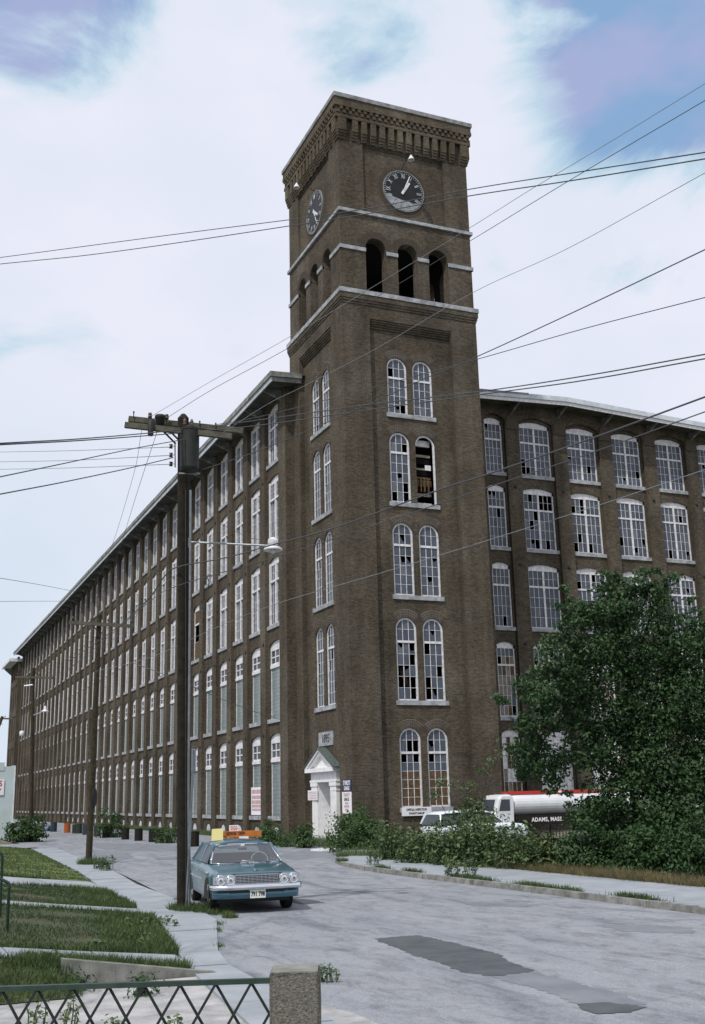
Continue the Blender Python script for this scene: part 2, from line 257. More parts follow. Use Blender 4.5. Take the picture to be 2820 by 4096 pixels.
# ------------------------------------------------------------------ mesh builder
class MB:
    def __init__(s, k=1.0): s.v = []; s.f = []; s.m = []; s.k = k; s.mi = 0
    def vert(s, p): s.v.append((p[0] * s.k, p[1] * s.k, p[2] * s.k)); return len(s.v) - 1
    def poly(s, pts): s.f.append([s.vert(p) for p in pts]); s.m.append(s.mi)
    def box(s, x0, x1, y0, y1, z0, z1):
        s.hexa([(x0, y0, z0), (x1, y0, z0), (x1, y1, z0), (x0, y1, z0), (x0, y0, z1), (x1, y0, z1), (x1, y1, z1), (x0, y1, z1)])
    def hexa(s, p):
        b = [s.vert(q) for q in p]
        for q in ((0, 3, 2, 1), (4, 5, 6, 7), (0, 1, 5, 4), (1, 2, 6, 5), (2, 3, 7, 6), (3, 0, 4, 7)):
            s.f.append([b[i] for i in q]); s.m.append(s.mi)
    def fbox(s, T, u0, u1, d0, d1, z0, z1):
        s.hexa([T(u, d, z) for z in (z0, z1) for (u, d) in ((u0, d0), (u1, d0), (u1, d1), (u0, d1))])
    def bar(s, a, b, wx, wy=None, up=Vector((0, 0, 1))):
        a, b = Vector(a), Vector(b); wy = wy or wx; d = (b - a).normalized()
        if abs(d.dot(up)) > .98: up = Vector((0, 1, 0))
        x = d.cross(up).normalized() * wx / 2; y = x.cross(d).normalized() * wy / 2
        s.hexa([a - x - y, a + x - y, a + x + y, a - x + y, b - x - y, b + x - y, b + x + y, b - x + y])
    def tube(s, pts, r, n=6, caps=True):
        pts = [Vector(p) for p in pts]; rs = r if isinstance(r, (list, tuple)) else [r] * len(pts); rings = []
        ref = Vector((0, 0, 1))
        for i, p in enumerate(pts):
            d = (pts[min(i + 1, len(pts) - 1)] - pts[max(i - 1, 0)]).normalized()
            q = ref if abs(d.dot(ref)) < .95 else Vector((1, 0, 0))
            x = d.cross(q).normalized(); y = x.cross(d)
            rings.append([s.vert(p + (x * math.cos(2 * math.pi * j / n) + y * math.sin(2 * math.pi * j / n)) * rs[i]) for j in range(n)])
        for a, b in zip(rings, rings[1:]):
            for j in range(n): s.f.append([a[j], a[(j + 1) % n], b[(j + 1) % n], b[j]]); s.m.append(s.mi)
        if caps:
            s.f.append(rings[0][::-1]); s.m.append(s.mi); s.f.append(rings[-1]); s.m.append(s.mi)
    def lathe(s, prof, c, axis='z', n=20):
        c = Vector(c); rings = []
        for (r, h) in prof:
            ring = []
            for j in range(n):
                a = 2 * math.pi * j / n; p = (r * math.cos(a), r * math.sin(a), h)
                if axis == 'y': p = (p[0], p[2], p[1])
                if axis == 'x': p = (p[2], p[0], p[1])
                ring.append(s.vert(c + Vector(p)))
            rings.append(ring)
        for a, b in zip(rings, rings[1:]):
            for j in range(n): s.f.append([a[j], a[(j + 1) % n], b[(j + 1) % n], b[j]]); s.m.append(s.mi)
        s.f.append(rings[0][::-1]); s.m.append(s.mi); s.f.append(rings[-1]); s.m.append(s.mi)
    def prism(s, pts, ext):        # planar outline pushed along ext
        ext = Vector(ext); a = [s.vert(p) for p in pts]; b = [s.vert(Vector(p) + ext) for p in pts]; n = len(pts)
        s.f.append(a[::-1]); s.f.append(b); s.m += [s.mi] * 2
        for j in range(n): s.f.append([a[j], a[(j + 1) % n], b[(j + 1) % n], b[j]]); s.m.append(s.mi)
    def loft(s, secs, close=True):
        rings = [[s.vert(p) for p in sec] for sec in secs]; n = len(rings[0])
        for a, b in zip(rings, rings[1:]):
            for j in range(n if close else n - 1): s.f.append([a[j], a[(j + 1) % n], b[(j + 1) % n], b[j]]); s.m.append(s.mi)
        s.f.append(rings[0][::-1]); s.f.append(rings[-1]); s.m += [s.mi] * 2
    def build(s, name, mats, parent=None, smooth=False, fix=True):
        me = bpy.data.meshes.new(name); me.from_pydata(s.v, [], s.f); 
        for x in ([mats] if isinstance(mats, str) else mats): me.materials.append(MAT[x])
        if any(s.m): me.polygons.foreach_set('material_index', s.m)
        if fix:
            bm = bmesh.new(); bm.from_mesh(me); bmesh.ops.recalc_face_normals(bm, faces=bm.faces); bm.to_mesh(me); bm.free()
        if smooth: me.polygons.foreach_set('use_smooth', [True] * len(me.polygons))
        me.update()
        return link(bpy.data.objects.new(name, me), parent)
def world_of(o):
    mloc = Matrix.LocRotScale(o.location, o.rotation_euler, o.scale)
    return (world_of(o.parent) @ o.matrix_parent_inverse @ mloc) if o.parent else mloc
def tag(o, label=None, cat=None, group=None, kind=None):
    if label: o['label'] = label
    if cat: o['category'] = cat
    if group: o['group'] = group
    if kind: o['kind'] = kind
    return o
def thing(name, label, cat, loc=(0, 0, 0), rz=0, group=None, local=False):
    o = bpy.data.objects.new(name, None); col.objects.link(o); o.location = loc; o.rotation_euler = (0, 0, rz); o.empty_display_size = .3
    if local: LOCAL.add(o.name)
    return tag(o, label, cat, group)
LOCAL = set()
def link(o, parent=None):
    col.objects.link(o)
    if parent is not None:
        o.parent = parent
        p = parent
        while p.parent: p = p.parent
        if p.name not in LOCAL: o.matrix_parent_inverse = world_of(parent).inverted()
    return o
def struct(name, mb, mats, **k): return tag(mb.build(name, mats, **k), kind='structure')
def text_mesh(txt, size, name='lettering', mats='ink', parent=None, M=None, ext=.004, sx=1.0, bold=0, align='CENTER', spacing=1.0):
    cu = bpy.data.curves.new(name, 'FONT'); cu.body = txt; cu.size = size; cu.align_x = align; cu.align_y = 'CENTER'; cu.extrude = ext; cu.offset = bold; cu.space_character = spacing
    cu.resolution_u = 3
    ob = bpy.data.objects.new(name, cu); col.objects.link(ob); bpy.context.view_layer.update()
    me = bpy.data.meshes.new_from_object(ob.evaluated_get(bpy.context.evaluated_depsgraph_get())); bpy.data.objects.remove(ob); bpy.data.curves.remove(cu)
    me.transform(M @ Matrix.Diagonal((sx, 1, 1, 1))); me.materials.clear(); me.materials.append(MAT[mats]); me.name = name
    return link(bpy.data.objects.new(name, me), parent)
def frame(o, xdir, ydir):          # matrix with local x along xdir, local y along ydir
    x = Vector(xdir).normalized(); y = Vector(ydir).normalized(); z = x.cross(y).normalized()
    M = Matrix((x, y, z)).transposed().to_4x4(); M.translation = Vector(o); return M
# ------------------------------------------------------------------ leaves
def leaves_mesh(P, Nrm, size, asp=.55, jit=.9):
    """one pointed, folded leaf per point"""
    n = len(P); Nrm = Nrm + rng.normal(0, jit, (n, 3)); Nrm /= np.linalg.norm(Nrm, axis=1)[:, None] + 1e-9
    t = np.cross(Nrm, rng.normal(0, 1, (n, 3))); t /= np.linalg.norm(t, axis=1)[:, None] + 1e-9
    b = np.cross(Nrm, t); sz = (size * rng.uniform(.6, 1.35, n))[:, None]
    a0 = P - t * sz * .5; a1 = P + b * sz * asp * .5 + Nrm * sz * .12; a2 = P + t * sz * .55 - Nrm * sz * .1; a3 = P - b * sz * asp * .5 + Nrm * sz * .12
    V = np.stack([a0, a1, a2, a3], 1).reshape(-1, 3)
    i = np.arange(n)[:, None] * 4; F = np.concatenate([i + np.array([[0, 1, 2]]), i + np.array([[0, 2, 3]])], 0)
    return V, F
def raw_mesh(name, V, F, mats, parent=None):
    me = bpy.data.meshes.new(name); me.vertices.add(len(V)); me.vertices.foreach_set('co', V.astype(np.float32).ravel())
    k = F.shape[1]; me.loops.add(F.size); me.loops.foreach_set('vertex_index', F.astype(np.int32).ravel())
    me.polygons.add(len(F)); me.polygons.foreach_set('loop_start', (np.arange(len(F)) * k).astype(np.int32)); 
    me.update(calc_edges=True); me.validate(); me.materials.append(MAT[mats])
    return link(bpy.data.objects.new(name, me), parent)
def crown_points(lobes, dens, shell=.55):
    """points scattered through a set of ellipsoid lobes, thicker toward the skin, gathered in clumps"""
    P = []; Q = []
    for (c, r) in lobes:
        c = np.array(c); r = np.array(r if hasattr(r, '__len__') else (r, r, r), float)
        n = max(20, int(dens * (r[0] * r[1] * r[2]) ** (2 / 3)))
        ncl = max(6, n // 26); d = rng.normal(0, 1, (ncl, 3)); d /= np.linalg.norm(d, axis=1)[:, None]
        cc = c + d * r * (shell + (1.06 - shell) * rng.random((ncl, 1)) ** .6)
        k = rng.integers(0, ncl, n); off = rng.normal(0, 1, (n, 3)) * (.17 * r.mean() + .05) * np.array([1, 1, .55])
        p = cc[k] + off; P.append(p); q = (p - c) / r; Q.append(q / (np.linalg.norm(q, axis=1)[:, None] + 1e-6) + np.array([0, 0, .6]))
    return np.concatenate(P), np.concatenate(Q)
def blades(P, h, wd, lean=.35):
    n = len(P); a = rng.uniform(0, 2 * math.pi, n); hh = (h * rng.uniform(.4, 1.25, n))
    u = np.stack([np.cos(a), np.sin(a), np.zeros(n)], 1) * (wd / 2); le = rng.normal(0, lean, (n, 2)) * hh[:, None]
    tip = P + np.stack([le[:, 0], le[:, 1], hh], 1)
    V = np.stack([P - u, P + u, tip], 1).reshape(-1, 3); F = np.arange(n * 3).reshape(-1, 3); return V, F
def twigs(mb, root, ends, r0, r1=.006, n=5):
    for e in ends:
        a = Vector(root); b = Vector(e); mid = a.lerp(b, .5) + Vector((random.uniform(-.1, .1), random.uniform(-.1, .1), .08)) * (b - a).length
        mb.tube([a, a.lerp(mid, .6), mid, b], [r0, r0 * .8, r0 * .5, r1], n)
# ================================================================== GROUND
mb = MB(); mb.box(-420, 420, -200, 700, -1.6, -1.0); struct('ground', mb, 'yard')
mb = MB(); mb.poly([(-18.0, -75, -.95), (-8.05, -75, -.95), (-8.05, -21, -.95), (-7.4, -16, -.95), (-6.0, -12.6, -.95), (-2.0, -12.0, -.95), (-2.2, -8.9, -.95), (-.9, 7.4, -.95),
    (-1.2, 170, -.95), (-14.4, 170, -.95), (-14.4, 10.5, -.95), (-15.0, -14, -.95), (-15.9, -24.8, -.95), (-16.4, -31.2, -.95), (-18.3, -37, -.95)])
struct('road', mb, 'road')
mb = MB(); mb.poly([(-60, 12.4, -.952), (-14.2, 12.4, -.946), (-14.2, 19.5, -.946), (-60, 19.5, -.952)]); struct('side_road', mb, 'road')
def sheet(name, pts, mname, z): 
    mb = MB(); mb.poly([(p[0], p[1], z) for p in pts]); return struct(name, mb, mname)
def ragged(pts, amp=.09, step=.07):
    out = []
    for a, b in zip(pts, pts[1:] + pts[:1]):
        a, b = Vector(a[:2]), Vector(b[:2]); n = max(1, int((b - a).length / step)); nn = Vector((-(b - a).y, (b - a).x)).normalized()
        for i in range(n): q = a.lerp(b, i / n) + nn * random.uniform(-amp, amp) * .7; out.append((q.x, q.y))
    return out
def patch(name, px, mname, z, amp=.06):
    mb = MB(); 
    from mathutils.geometry import tessellate_polygon
    pts = ragged([PG(*p) for p in px], amp); v = [Vector((p[0], p[1], z)) for p in pts]
    for tri in tessellate_polygon([v]): mb.poly([v[i] for i in tri])
    return struct(name, mb, mname)
g5 = lambda x, y: (900 + x * 1.203, 3500 + y * 1.203)
patch('tar_patch', [g5(492, 212), g5(560, 206), g5(640, 200), g5(760, 225), g5(920, 266), g5(935, 285), g5(1030, 320), g5(960, 333), g5(885, 338), g5(785, 322), g5(690, 285), g5(600, 258)], 'patch', -.9465)
patch('worn_shadow_patch', [g5(885, 340), g5(1030, 322), g5(1190, 365), g5(1330, 400), g5(1400, 432), g5(1180, 432), g5(1060, 385)], 'patch_pale', -.9462)
patch('tar_patch', [g5(1170, 430), g5(1260, 424), g5(1400, 440), g5(1350, 458), g5(1240, 464), g5(1190, 450)], 'patch', -.943, .03)
patch('worn_shadow_patch', [g5(765, 88), g5(900, 90), g5(1040, 98), g5(1000, 106), g5(840, 104)], 'patch_pale', -.9465, .08)
patch('worn_shadow_patch', [g5(1240, 170), g5(1400, 165), g5(1560, 176), g5(1560, 196), g5(1330, 188)], 'patch_pale', -.9465, .08)
f4 = lambda x, y: (350 + x * .282, 3150 + y * .282)
patch('worn_shadow_patch', [f4(-60, 800), f4(300, 785), f4(700, 805), f4(1260, 825), f4(1260, 905), f4(600, 905), f4(300, 880)], 'patch_pale', -.9465, .1)
patch('worn_shadow_patch', [f4(80, 880), f4(560, 925), f4(640, 985), f4(330, 1085), f4(120, 1070)], 'patch_pale', -.943, .1)
patch('worn_shadow_patch', [f4(920, 985), f4(1260, 985), f4(1260, 1030), f4(1000, 1020)], 'patch_pale', -.943, .06)
patch('worn_shadow_patch', [(1240, 3395), (1380, 3418), (1400, 3440), (1270, 3430), (1180, 3440), (1100, 3425)], 'patch_pale', -.9465, .1)
# dark sheet painted in as the cast shadow beside the parked car
patch('worn_shadow_patch', [g5(230, 78), g5(300, 84), g5(330, 92), g5(260, 98), g5(215, 92)], 'patch', -.9465, .03)
# right pavement with its granite kerb
kerb_line = [(-8.05, -75), (-8.05, -22.5), (-7.95, -19.5), (-7.6, -16.8), (-7.0, -14.6), (-6.3, -13.2), (-5.7, -12.7), (-5.2, -13.2)]
inner = [(-4.9, -75), (-4.9, -22.5), (-4.95, -20), (-5.0, -18), (-5.1, -16), (-5.15, -14.6), (-5.2, -14.0), (-5.18, -13.5)]
mb = MB()
for (a, b), (c, d) in zip(zip(kerb_line, kerb_line[1:]), zip(inner, inner[1:])):
    mb.poly([(a[0] + .17, a[1], -.83), (b[0] + .17, b[1], -.83), (d[0], d[1], -.83), (c[0], c[1], -.83)])
struct('pavement', mb, 'walk')
mb = MB(); random.seed(3)
def resample(pl, step):
    out = []
    for a, b in zip(pl, pl[1:]):
        n = max(1, int((Vector(b) - Vector(a)).length / step)); out += [tuple(Vector(a).lerp(Vector(b), i / n)) for i in range(n)]
    return out + [pl[-1]]
kl = resample(kerb_line, 1.5)
for a, b in zip(kl, kl[1:]):
    if a[1] > -76:
        j = random.uniform(-.015, .015); d = (Vector(b) - Vector(a)).normalized() * .008; a2 = (a[0] + d.x, a[1] + d.y); b2 = (b[0] - d.x, b[1] - d.y); nx, ny = -d.y / .008 * -.17, d.x / .008 * -.17
        mb.hexa([(a2[0] + j, a2[1], -1.0), (b2[0] + j, b2[1], -1.0), (b2[0] + nx, b2[1] + ny, -1.0), (a2[0] + nx, a2[1] + ny, -1.0),
                 (a2[0] + j + .02, a2[1], -.822 + j * .5), (b2[0] + j + .02, b2[1], -.822 + j * .5), (b2[0] + nx, b2[1] + ny, -.822 + j * .5), (a2[0] + nx, a2[1] + ny, -.822 + j * .5)])
struct('kerb', mb, 'kerb')
# pale concrete apron in front of the tower
mb = MB(); mb.hexa([(-4.4, -5.2, -1), (-2.9, -9.6, -1), (-2.2, -9.4, -1), (-3.6, -4.9, -1), (-4.4, -5.2, -.86), (-2.9, -9.6, -.86), (-2.2, -9.4, -.86), (-3.6, -4.9, -.86)]); struct('apron_slab', mb, 'white_paint')
# left sidewalk, slab by slab
Lx = lambda y: float(np.interp(y, [-44, -38, -30.2, -22, -13, 10.6, 12], [-19.4, -18.75, -17.5, -16.97, -16.2, -14.9, -14.8]))
Rx = lambda y: float(np.interp(y, [-44, -37, -31.2, -24.8, -20.6, -14.2, 10.6, 12], [-18.4, -18.05, -16.4, -15.9, -15.75, -15.1, -13.6, -13.5]))
mb = MB(); y = -44.0; random.seed(5)
while y < 10:
    y2 = y + random.choice((1.5, 1.55, 1.6)); dz = random.uniform(0, .012)
    a, b_ = y + .012, y2 - .012
    mb.hexa([(Lx(a), a, -1.0), (Rx(a), a, -1.0), (Rx(b_), b_, -1.0), (Lx(b_), b_, -1.0), (Lx(a), a, -.915 + dz), (Rx(a), a, -.925 + dz), (Rx(b_), b_, -.925 + dz), (Lx(b_), b_, -.915 + dz)])
    y = y2
struct('sidewalk', mb, 'walk')
# front lawns rise to the left; walks cross them to the houses
def lz(x, y): return -.93 + max(0, Lx(y) - x) * .118
def lawn(name, y0, y1, mname, x_end=-26.5, edge=.05):
    mb = MB(); ys = np.linspace(y0, y1, 14); xs = np.linspace(0, 1, 10)
    P = [[(lambda xx: (xx, yy, lz(xx, yy) + random.uniform(-.012, .012)))(Lx(yy) - edge - random.uniform(0, .06) + (x_end - Lx(yy)) * tt) for tt in xs] for yy in ys]
    for r1, r2 in zip(P, P[1:]):
        for i in range(len(xs) - 1): mb.poly([r1[i], r2[i], r2[i + 1], r1[i + 1]])
    return struct(name, mb, mname, smooth=True)
def front_walk(y0, y1):
    mb = MB(); n = 6; xs = np.linspace(Lx((y0 + y1) / 2) + .02, -26.5, n + 1)
    for a, b_ in zip(xs, xs[1:]):
        za, zb = lz(a, y0) + .02, lz(b_, y0) + .02
        mb.hexa([(a - .01, y0, za - .2), (b_ + .01, y0, zb - .2), (b_ + .01, y1, zb - .2), (a - .01, y1, za - .2), (a - .01, y0, za), (b_ + .01, y0, zb), (b_ + .01, y1, zb), (a - .01, y1, za)])
    struct('front_walk', mb, 'walk')
lawn('lawn', -38.1, -37.55, 'lawn', edge=.02); front_walk(-37.5, -36.25)
lawn('lawn', -36.2, -29.45, 'lawn'); front_walk(-29.4, -28.2)
lawn('lawn', -28.15, -22.1, 'lawn'); front_walk(-22.05, -18.4)
lawn('lawn', -18.35, 10.4, 'lawn_sunlit', x_end=-34)
# grassy bank dropping from the lawn to the driveway, left of the low wall
mb = MB(); xs = np.linspace(-20.6, -27, 12)
for a, b_ in zip(xs, xs[1:]):
    q_ = [(x_, y_, z_) for x_ in (a, b_) for y_, z_ in ((-38.05, lz(x_, -38.05) + .004), (-38.6, lz(x_, -38.3) - .10), (-39.3, -.93))]
    mb.poly([q_[0], q_[3], q_[4], q_[1]]); mb.poly([q_[1], q_[4], q_[5], q_[2]])
struct('bank', mb, 'lawn', smooth=True)
# driveway in front of the low wall
sheet('driveway', [(-27, -38.4), (-18.7, -38.4), (-17.9, -42), (-18.2, -75), (-27, -75)], 'gravel', -.944)
mb = MB()
for i in range(6):
    x0, x1 = -20.62 + i * .36, -20.62 + (i + 1) * .36 - .002
    zt = lambda x: -.585 - (x + 20.62) * .155
    mb.hexa([(x0, -38.35, -1.05), (x1, -38.35, -1.05), (x1, -38.15, -1.05), (x0, -38.15, -1.05), (x0, -38.35, zt(x0)), (x1, -38.35, zt(x1)), (x1, -38.15, zt(x1)), (x0, -38.15, zt(x0))])
tag(mb.build('low_wall', 'concrete'), 'low grey concrete wall holding the edge of the front lawn, sloping down to the sidewalk', 'wall')
# ================================================================== MILL AND CLOCK TOWER (built in tower units, K metres each)
K = 1.25; GB = -.80
def arch_pts(ua, ub, zp, zc, n=12):
    wd = (ub - ua) / 2; r = zc - zp; uc = (ua + ub) / 2
    if r < 1e-4: return [(ua, zp), (ub, zp)]
    Rr = (wd * wd + r * r) / (2 * r); zo = zc - Rr; a = math.asin(min(1, wd / Rr)) if r <= wd else math.pi / 2
    return [(uc + Rr * math.sin(t), zo + Rr * math.cos(t)) for t in np.linspace(-a, a, n + 1)]
def panel(mb, T, u0, u1, z0, z1, cols=(), d=0, dep=.2, sillq=True):
    u = u0
    for (ua, ub, ops) in cols:
        if ua > u + 1e-6: mb.poly([T(u, d, z0), T(ua, d, z0), T(ua, d, z1), T(u, d, z1)])
        prev = [(ua, z0), (ub, z0)]
        for (zs, zp, zc) in ops:
            if zs > z0 + 1e-6:
                for a, b_ in zip(prev, prev[1:]): mb.poly([T(a[0], d, a[1]), T(b_[0], d, b_[1]), T(b_[0], d, zs), T(a[0], d, zs)])
            if sillq and zs > z0 + 1e-6: mb.poly([T(ua, d, zs), T(ub, d, zs), T(ub, d + dep, zs), T(ua, d + dep, zs)])
            mb.poly([T(ua, d, zs), T(ua, d + dep, zs), T(ua, d + dep, zp), T(ua, d, zp)]); mb.poly([T(ub, d, zs), T(ub, d + dep, zs), T(ub, d + dep, zp), T(ub, d, zp)])
            prev = arch_pts(ua, ub, zp, zc)
            for a, b_ in zip(prev, prev[1:]): mb.poly([T(a[0], d, a[1]), T(b_[0], d, b_[1]), T(b_[0], d + dep, b_[1]), T(a[0], d + dep, a[1])])
        for a, b_ in zip(prev, prev[1:]): mb.poly([T(a[0], d, a[1]), T(b_[0], d, b_[1]), T(b_[0], d, z1), T(a[0], d, z1)])
        u = ub
    if u1 > u + 1e-6: mb.poly([T(u, d, z0), T(u1, d, z0), T(u1, d, z1), T(u, d, z1)])
def arch_ring(mb, T, uc, zp, r0, rows, d, clip=9, h=.115, proud=.012):
    for k in range(rows):
        ra, rb = r0 + k * h + .012, r0 + (k + 1) * h - .008; n = int(math.pi * ra / .085)
        for i in range(n):
            a0, a1 = math.pi * (i + .10) / n, math.pi * (i + .90) / n; am = (a0 + a1) / 2
            if abs(rb * math.cos(am)) > clip: continue
            q = [(uc + rad * math.cos(a), zp + rad * math.sin(a)) for rad, a in ((ra, a0), (rb, a0), (rb, a1), (ra, a1))]
            mb.hexa([T(x, d, z) for x, z in q] + [T(x, d - proud, z) for x, z in q])
def ring_back(mb, T, uc, zp, ra, rb, d, clip=9, n=28):
    for i in range(n):
        a0, a1 = math.pi * i / n, math.pi * (i + 1) / n
        if abs(rb * math.cos((a0 + a1) / 2)) > clip: continue
        mb.poly([T(uc + rad * math.cos(a), d - .004, zp + rad * math.sin(a)) for rad, a in ((ra, a0), (rb, a0), (rb, a1), (ra, a1))])
def pane_cols(ua, ub, ncol, mull):
    """(left, right) of each pane column, and the u of each muntin"""
    if not mull:
        e = np.linspace(ua, ub, ncol + 1); return list(zip(e[:-1], e[1:])), list(e[1:-1])
    c = (ua + ub) / 2; a = np.linspace(ua, c - .06, ncol + 1); b_ = np.linspace(c + .06, ub, ncol + 1)
    return list(zip(a[:-1], a[1:])) + list(zip(b_[:-1], b_[1:])), list(a[1:-1]) + list(b_[1:-1])
def window_geo(fr, gl, T, ua, ub, zs, zp, zc, d, zt, ncol=3, mull=False, nup=2, nlo=4, tymp=False, cw=.085, miss=(), pm=0., shard=0., dark=None, open_up=False, brd=None, proj=0., hd=.17, board_mi=4):
    """white timber window: casing, transom, muntins (fr) and its panes (gl)"""
    B = lambda u0, u1, z0, z1, d0=0., d1=.07: fr.fbox(T, u0, u1, d + d0 - proj, d + d1, z0, z1)
    B(ua, ua + cw, zs, zp); B(ub - cw, ub, zs, zp); B(ua + cw, ub - cw, zs, zs + .07)
    ia, ib = ua + cw, ub - cw; ap = arch_pts(ua, ub, zp, zc, 14); uc = (ua + ub) / 2
    if tymp:
        for a, b_ in zip(ap, ap[1:]): fr.hexa([T(a[0], d + .0, zp - hd), T(b_[0], d, zp - hd), T(b_[0], d + .07, zp - hd), T(a[0], d + .07, zp - hd), T(a[0], d, a[1]), T(b_[0], d, b_[1]), T(b_[0], d + .07, b_[1]), T(a[0], d + .07, a[1])])
        ztop = zp - hd; inner = None
    else:
        ip = arch_pts(ia, ib, zp, zc - cw, 14)
        for a, b_, c, e in zip(ap, ap[1:], ip, ip[1:]): fr.hexa([T(c[0], d, c[1]), T(e[0], d, e[1]), T(e[0], d + .07, e[1]), T(c[0], d + .07, c[1]), T(a[0], d, a[1]), T(b_[0], d, b_[1]), T(b_[0], d + .07, b_[1]), T(a[0], d + .07, a[1])])
        ztop = zp; inner = ip
    if mull: B(uc - .06, uc + .06, zs + .07, ztop, -.005)
    cols, munt = pane_cols(ia, ib, ncol, mull)
    halves = [(ia, uc - .06), (uc + .06, ib)] if mull else [(ia, ib)]
    for a, b_ in halves: B(a, b_, zt - .05, zt + .05, -.003)
    top_at = lambda u: ztop if inner is None else float(np.interp(u, [p[0] for p in inner], [p[1] for p in inner]))
    for u in munt: fr.fbox(T, u - .013, u + .013, d + .02, d + .05, zs + .07, zt - .05); fr.fbox(T, u - .013, u + .013, d + .02, d + .05, zt + .05, top_at(u))
    up = [zt + .05] + [zt + .05 + (ztop - zt - .05) * i / (nup if inner is None else nup - 1) for i in range(1, nup + (1 if inner is None else 0))]
    if inner is None: upe = up
    else: upe = up
    loe = list(np.linspace(zs + .07, zt - .05, nlo + 1))
    for a, b_ in halves:
        for z in loe[1:-1]: fr.fbox(T, a, b_, d + .022, d + .048, z - .008, z + .008)
        for z in (upe[1:-1] if inner is None else upe[1:]): fr.fbox(T, a, b_, d + .022, d + .048, z - .008, z + .008)
    rows = [(loe[i], loe[i + 1]) for i in range(nlo)][::-1]; ups = [(upe[i], upe[i + 1]) for i in range(len(upe) - 1)][::-1]
    if inner is not None: ups = [(upe[-1], None)] + ups
    allr = ups + rows; dg = d + .035
    for r_, (z0, z1) in enumerate(allr):
        for c_, (a, b_) in enumerate(cols):
            gl.mi = random.choice((0, 0, 0, 1, 2, 3)) if random.random() < .45 else 0
            if brd is not None and r_ >= brd: gl.mi = board_mi if not isinstance(board_mi, tuple) else random.choice(board_mi)
            if (r_, c_) in miss or random.random() < pm: continue
            if z1 is None:
                us = np.linspace(a, b_, 5)
                for x, y_ in zip(us, us[1:]): gl.poly([T(x, dg, z0), T(y_, dg, z0), T(y_, dg, max(z0, top_at(y_))), T(x, dg, max(z0, top_at(x)))])
            elif random.random() < shard:      # broken pane: a piece is left in the corner
                f = random.uniform(.35, .8); g_ = random.uniform(.2, .7)
                gl.poly([T(a, dg, z0), T(b_, dg, z0), T(b_, dg, z0 + (z1 - z0) * f), T(a + (b_ - a) * g_, dg, z0 + (z1 - z0) * f * .7), T(a, dg, z1)])
            else: gl.poly([T(a, dg, z0), T(b_, dg, z0), T(b_, dg, z1), T(a, dg, z1)])
GM = ['glass0', 'glass1', 'glass2', 'glass3', 'board', 'board_pale', 'white_paint']
def window(parent, T, *a, sill=None, label=None, back=True, **k):
    fr, gl = MB(K), MB(K); window_geo(fr, gl, T, *a, **k)
    f = fr.build('window', 'white_paint', parent); gl.build('glass', GM, f, fix=False)
    if sill:
        s_ = MB(K); s_.fbox(T, *sill); s_.build('sill', 'stone', f)
    if label: f['label'] = label
    return f
# ------------------------------------------------------------------ tower
W = 7.2; PL, PR = 1.42, 5.78
TS = lambda u, d, z: (u, d, z)                    # street face looking south
TW = lambda u, d, z: (d, u, z)                    # face looking west
TN = lambda u, d, z: (u, W - d, z); TE = lambda u, d, z: (W - d, u, z)
tower = thing('clock_tower', 'tall square brick clock tower with arched belfry at the corner of the mill', 'clock tower', (4.5, 4.5, -.95))
SC = [(2.36, 3.40), (3.70, 4.74)]
ROWS = {'A': (18.52, 20.83, 21.35, 20.33), 'B': (14.2, 17.08, 17.60, 16.62), 'C': (9.87, 12.72, 13.24, 12.2), 'D': (5.17, 8.34, 8.86, 7.78), 'E': (.62, 3.47, 3.99, 2.93)}
wall = MB(K); DP = .25
SS = lambda keys: [(a, b_, [(ROWS[k][0], ROWS[k][1], ROWS[k][2]) for k in keys]) for a, b_ in SC]
for T, cols, door in ((TS, SS('EDCBA'), False), (TW, SS('DCBA'), True), (TN, (), False), (TE, (), False)):
    mb = wall
    panel(mb, T, 0, PL, GB, 23.7); panel(mb, T, PR, W, GB, 23.7); panel(mb, T, PL, PR, 23.05, 23.7)
    for a in (PL, PR): mb.poly([T(a, 0, GB), T(a, DP, GB), T(a, DP, 23.05), T(a, 0, 23.05)])
    if door: panel(mb, T, PL, PR, GB, 4.9, [(2.77, 4.29, [(GB, 1.8, 1.8)])], DP, .5); panel(mb, T, PL, PR, 4.9, 22.65, cols, DP, .2)
    else: panel(mb, T, PL, PR, GB, 22.65, cols, DP, .2)
    for i in range(4):
        d = DP - .05 * (i + 1) - .012; z = 22.65 + .1 * i
        mb.poly([T(PL, d, z), T(PR, d, z), T(PR, d, z + .1), T(PL, d, z + .1)]); mb.poly([T(PL, d, z), T(PR, d, z), T(PR, d + .062, z), T(PL, d + .062, z)])
for o, z0, z1 in ((.035, 23.7, 23.82), (.07, 23.82, 23.94), (.10, 23.94, 24.2)): wall.box(-o, W + o, -o, W + o, z0, z1)
BO = [(1.34, 2.43), (3.05, 4.13), (4.74, 5.82)]
for T in (TS, TW, TN, TE):
    panel(wall, T, .04, W - .04, 24.42, 28.5, [(a, b_, [(24.42, 26.80, 27.34)]) for a, b_ in BO], .04, .55)
    panel(wall, T, .04, 1.34, 28.66, 33.55, (), .04); panel(wall, T, 5.79, W - .04, 28.66, 33.55, (), .04); panel(wall, T, 1.34, 5.79, 32.42, 33.55, (), .04)
    panel(wall, T, 1.34, 5.79, 28.66, 32.3, (), .16)
    for a in (1.34, 5.79): wall.poly([T(a, .04, 28.66), T(a, .16, 28.66), T(a, .16, 32.42), T(a, .04, 32.42)])
    for z, d in ((32.3, .12), (32.36, .08)): wall.poly([T(1.34, d, z), T(5.79, d, z), T(5.79, d, z + .06), T(1.34, d, z + .06)]); wall.poly([T(1.34, d, z), T(5.79, d, z), T(5.79, d + .04, z), T(1.34, d + .04, z)])
tw_wall = wall.build('wall', 'brick', tower)
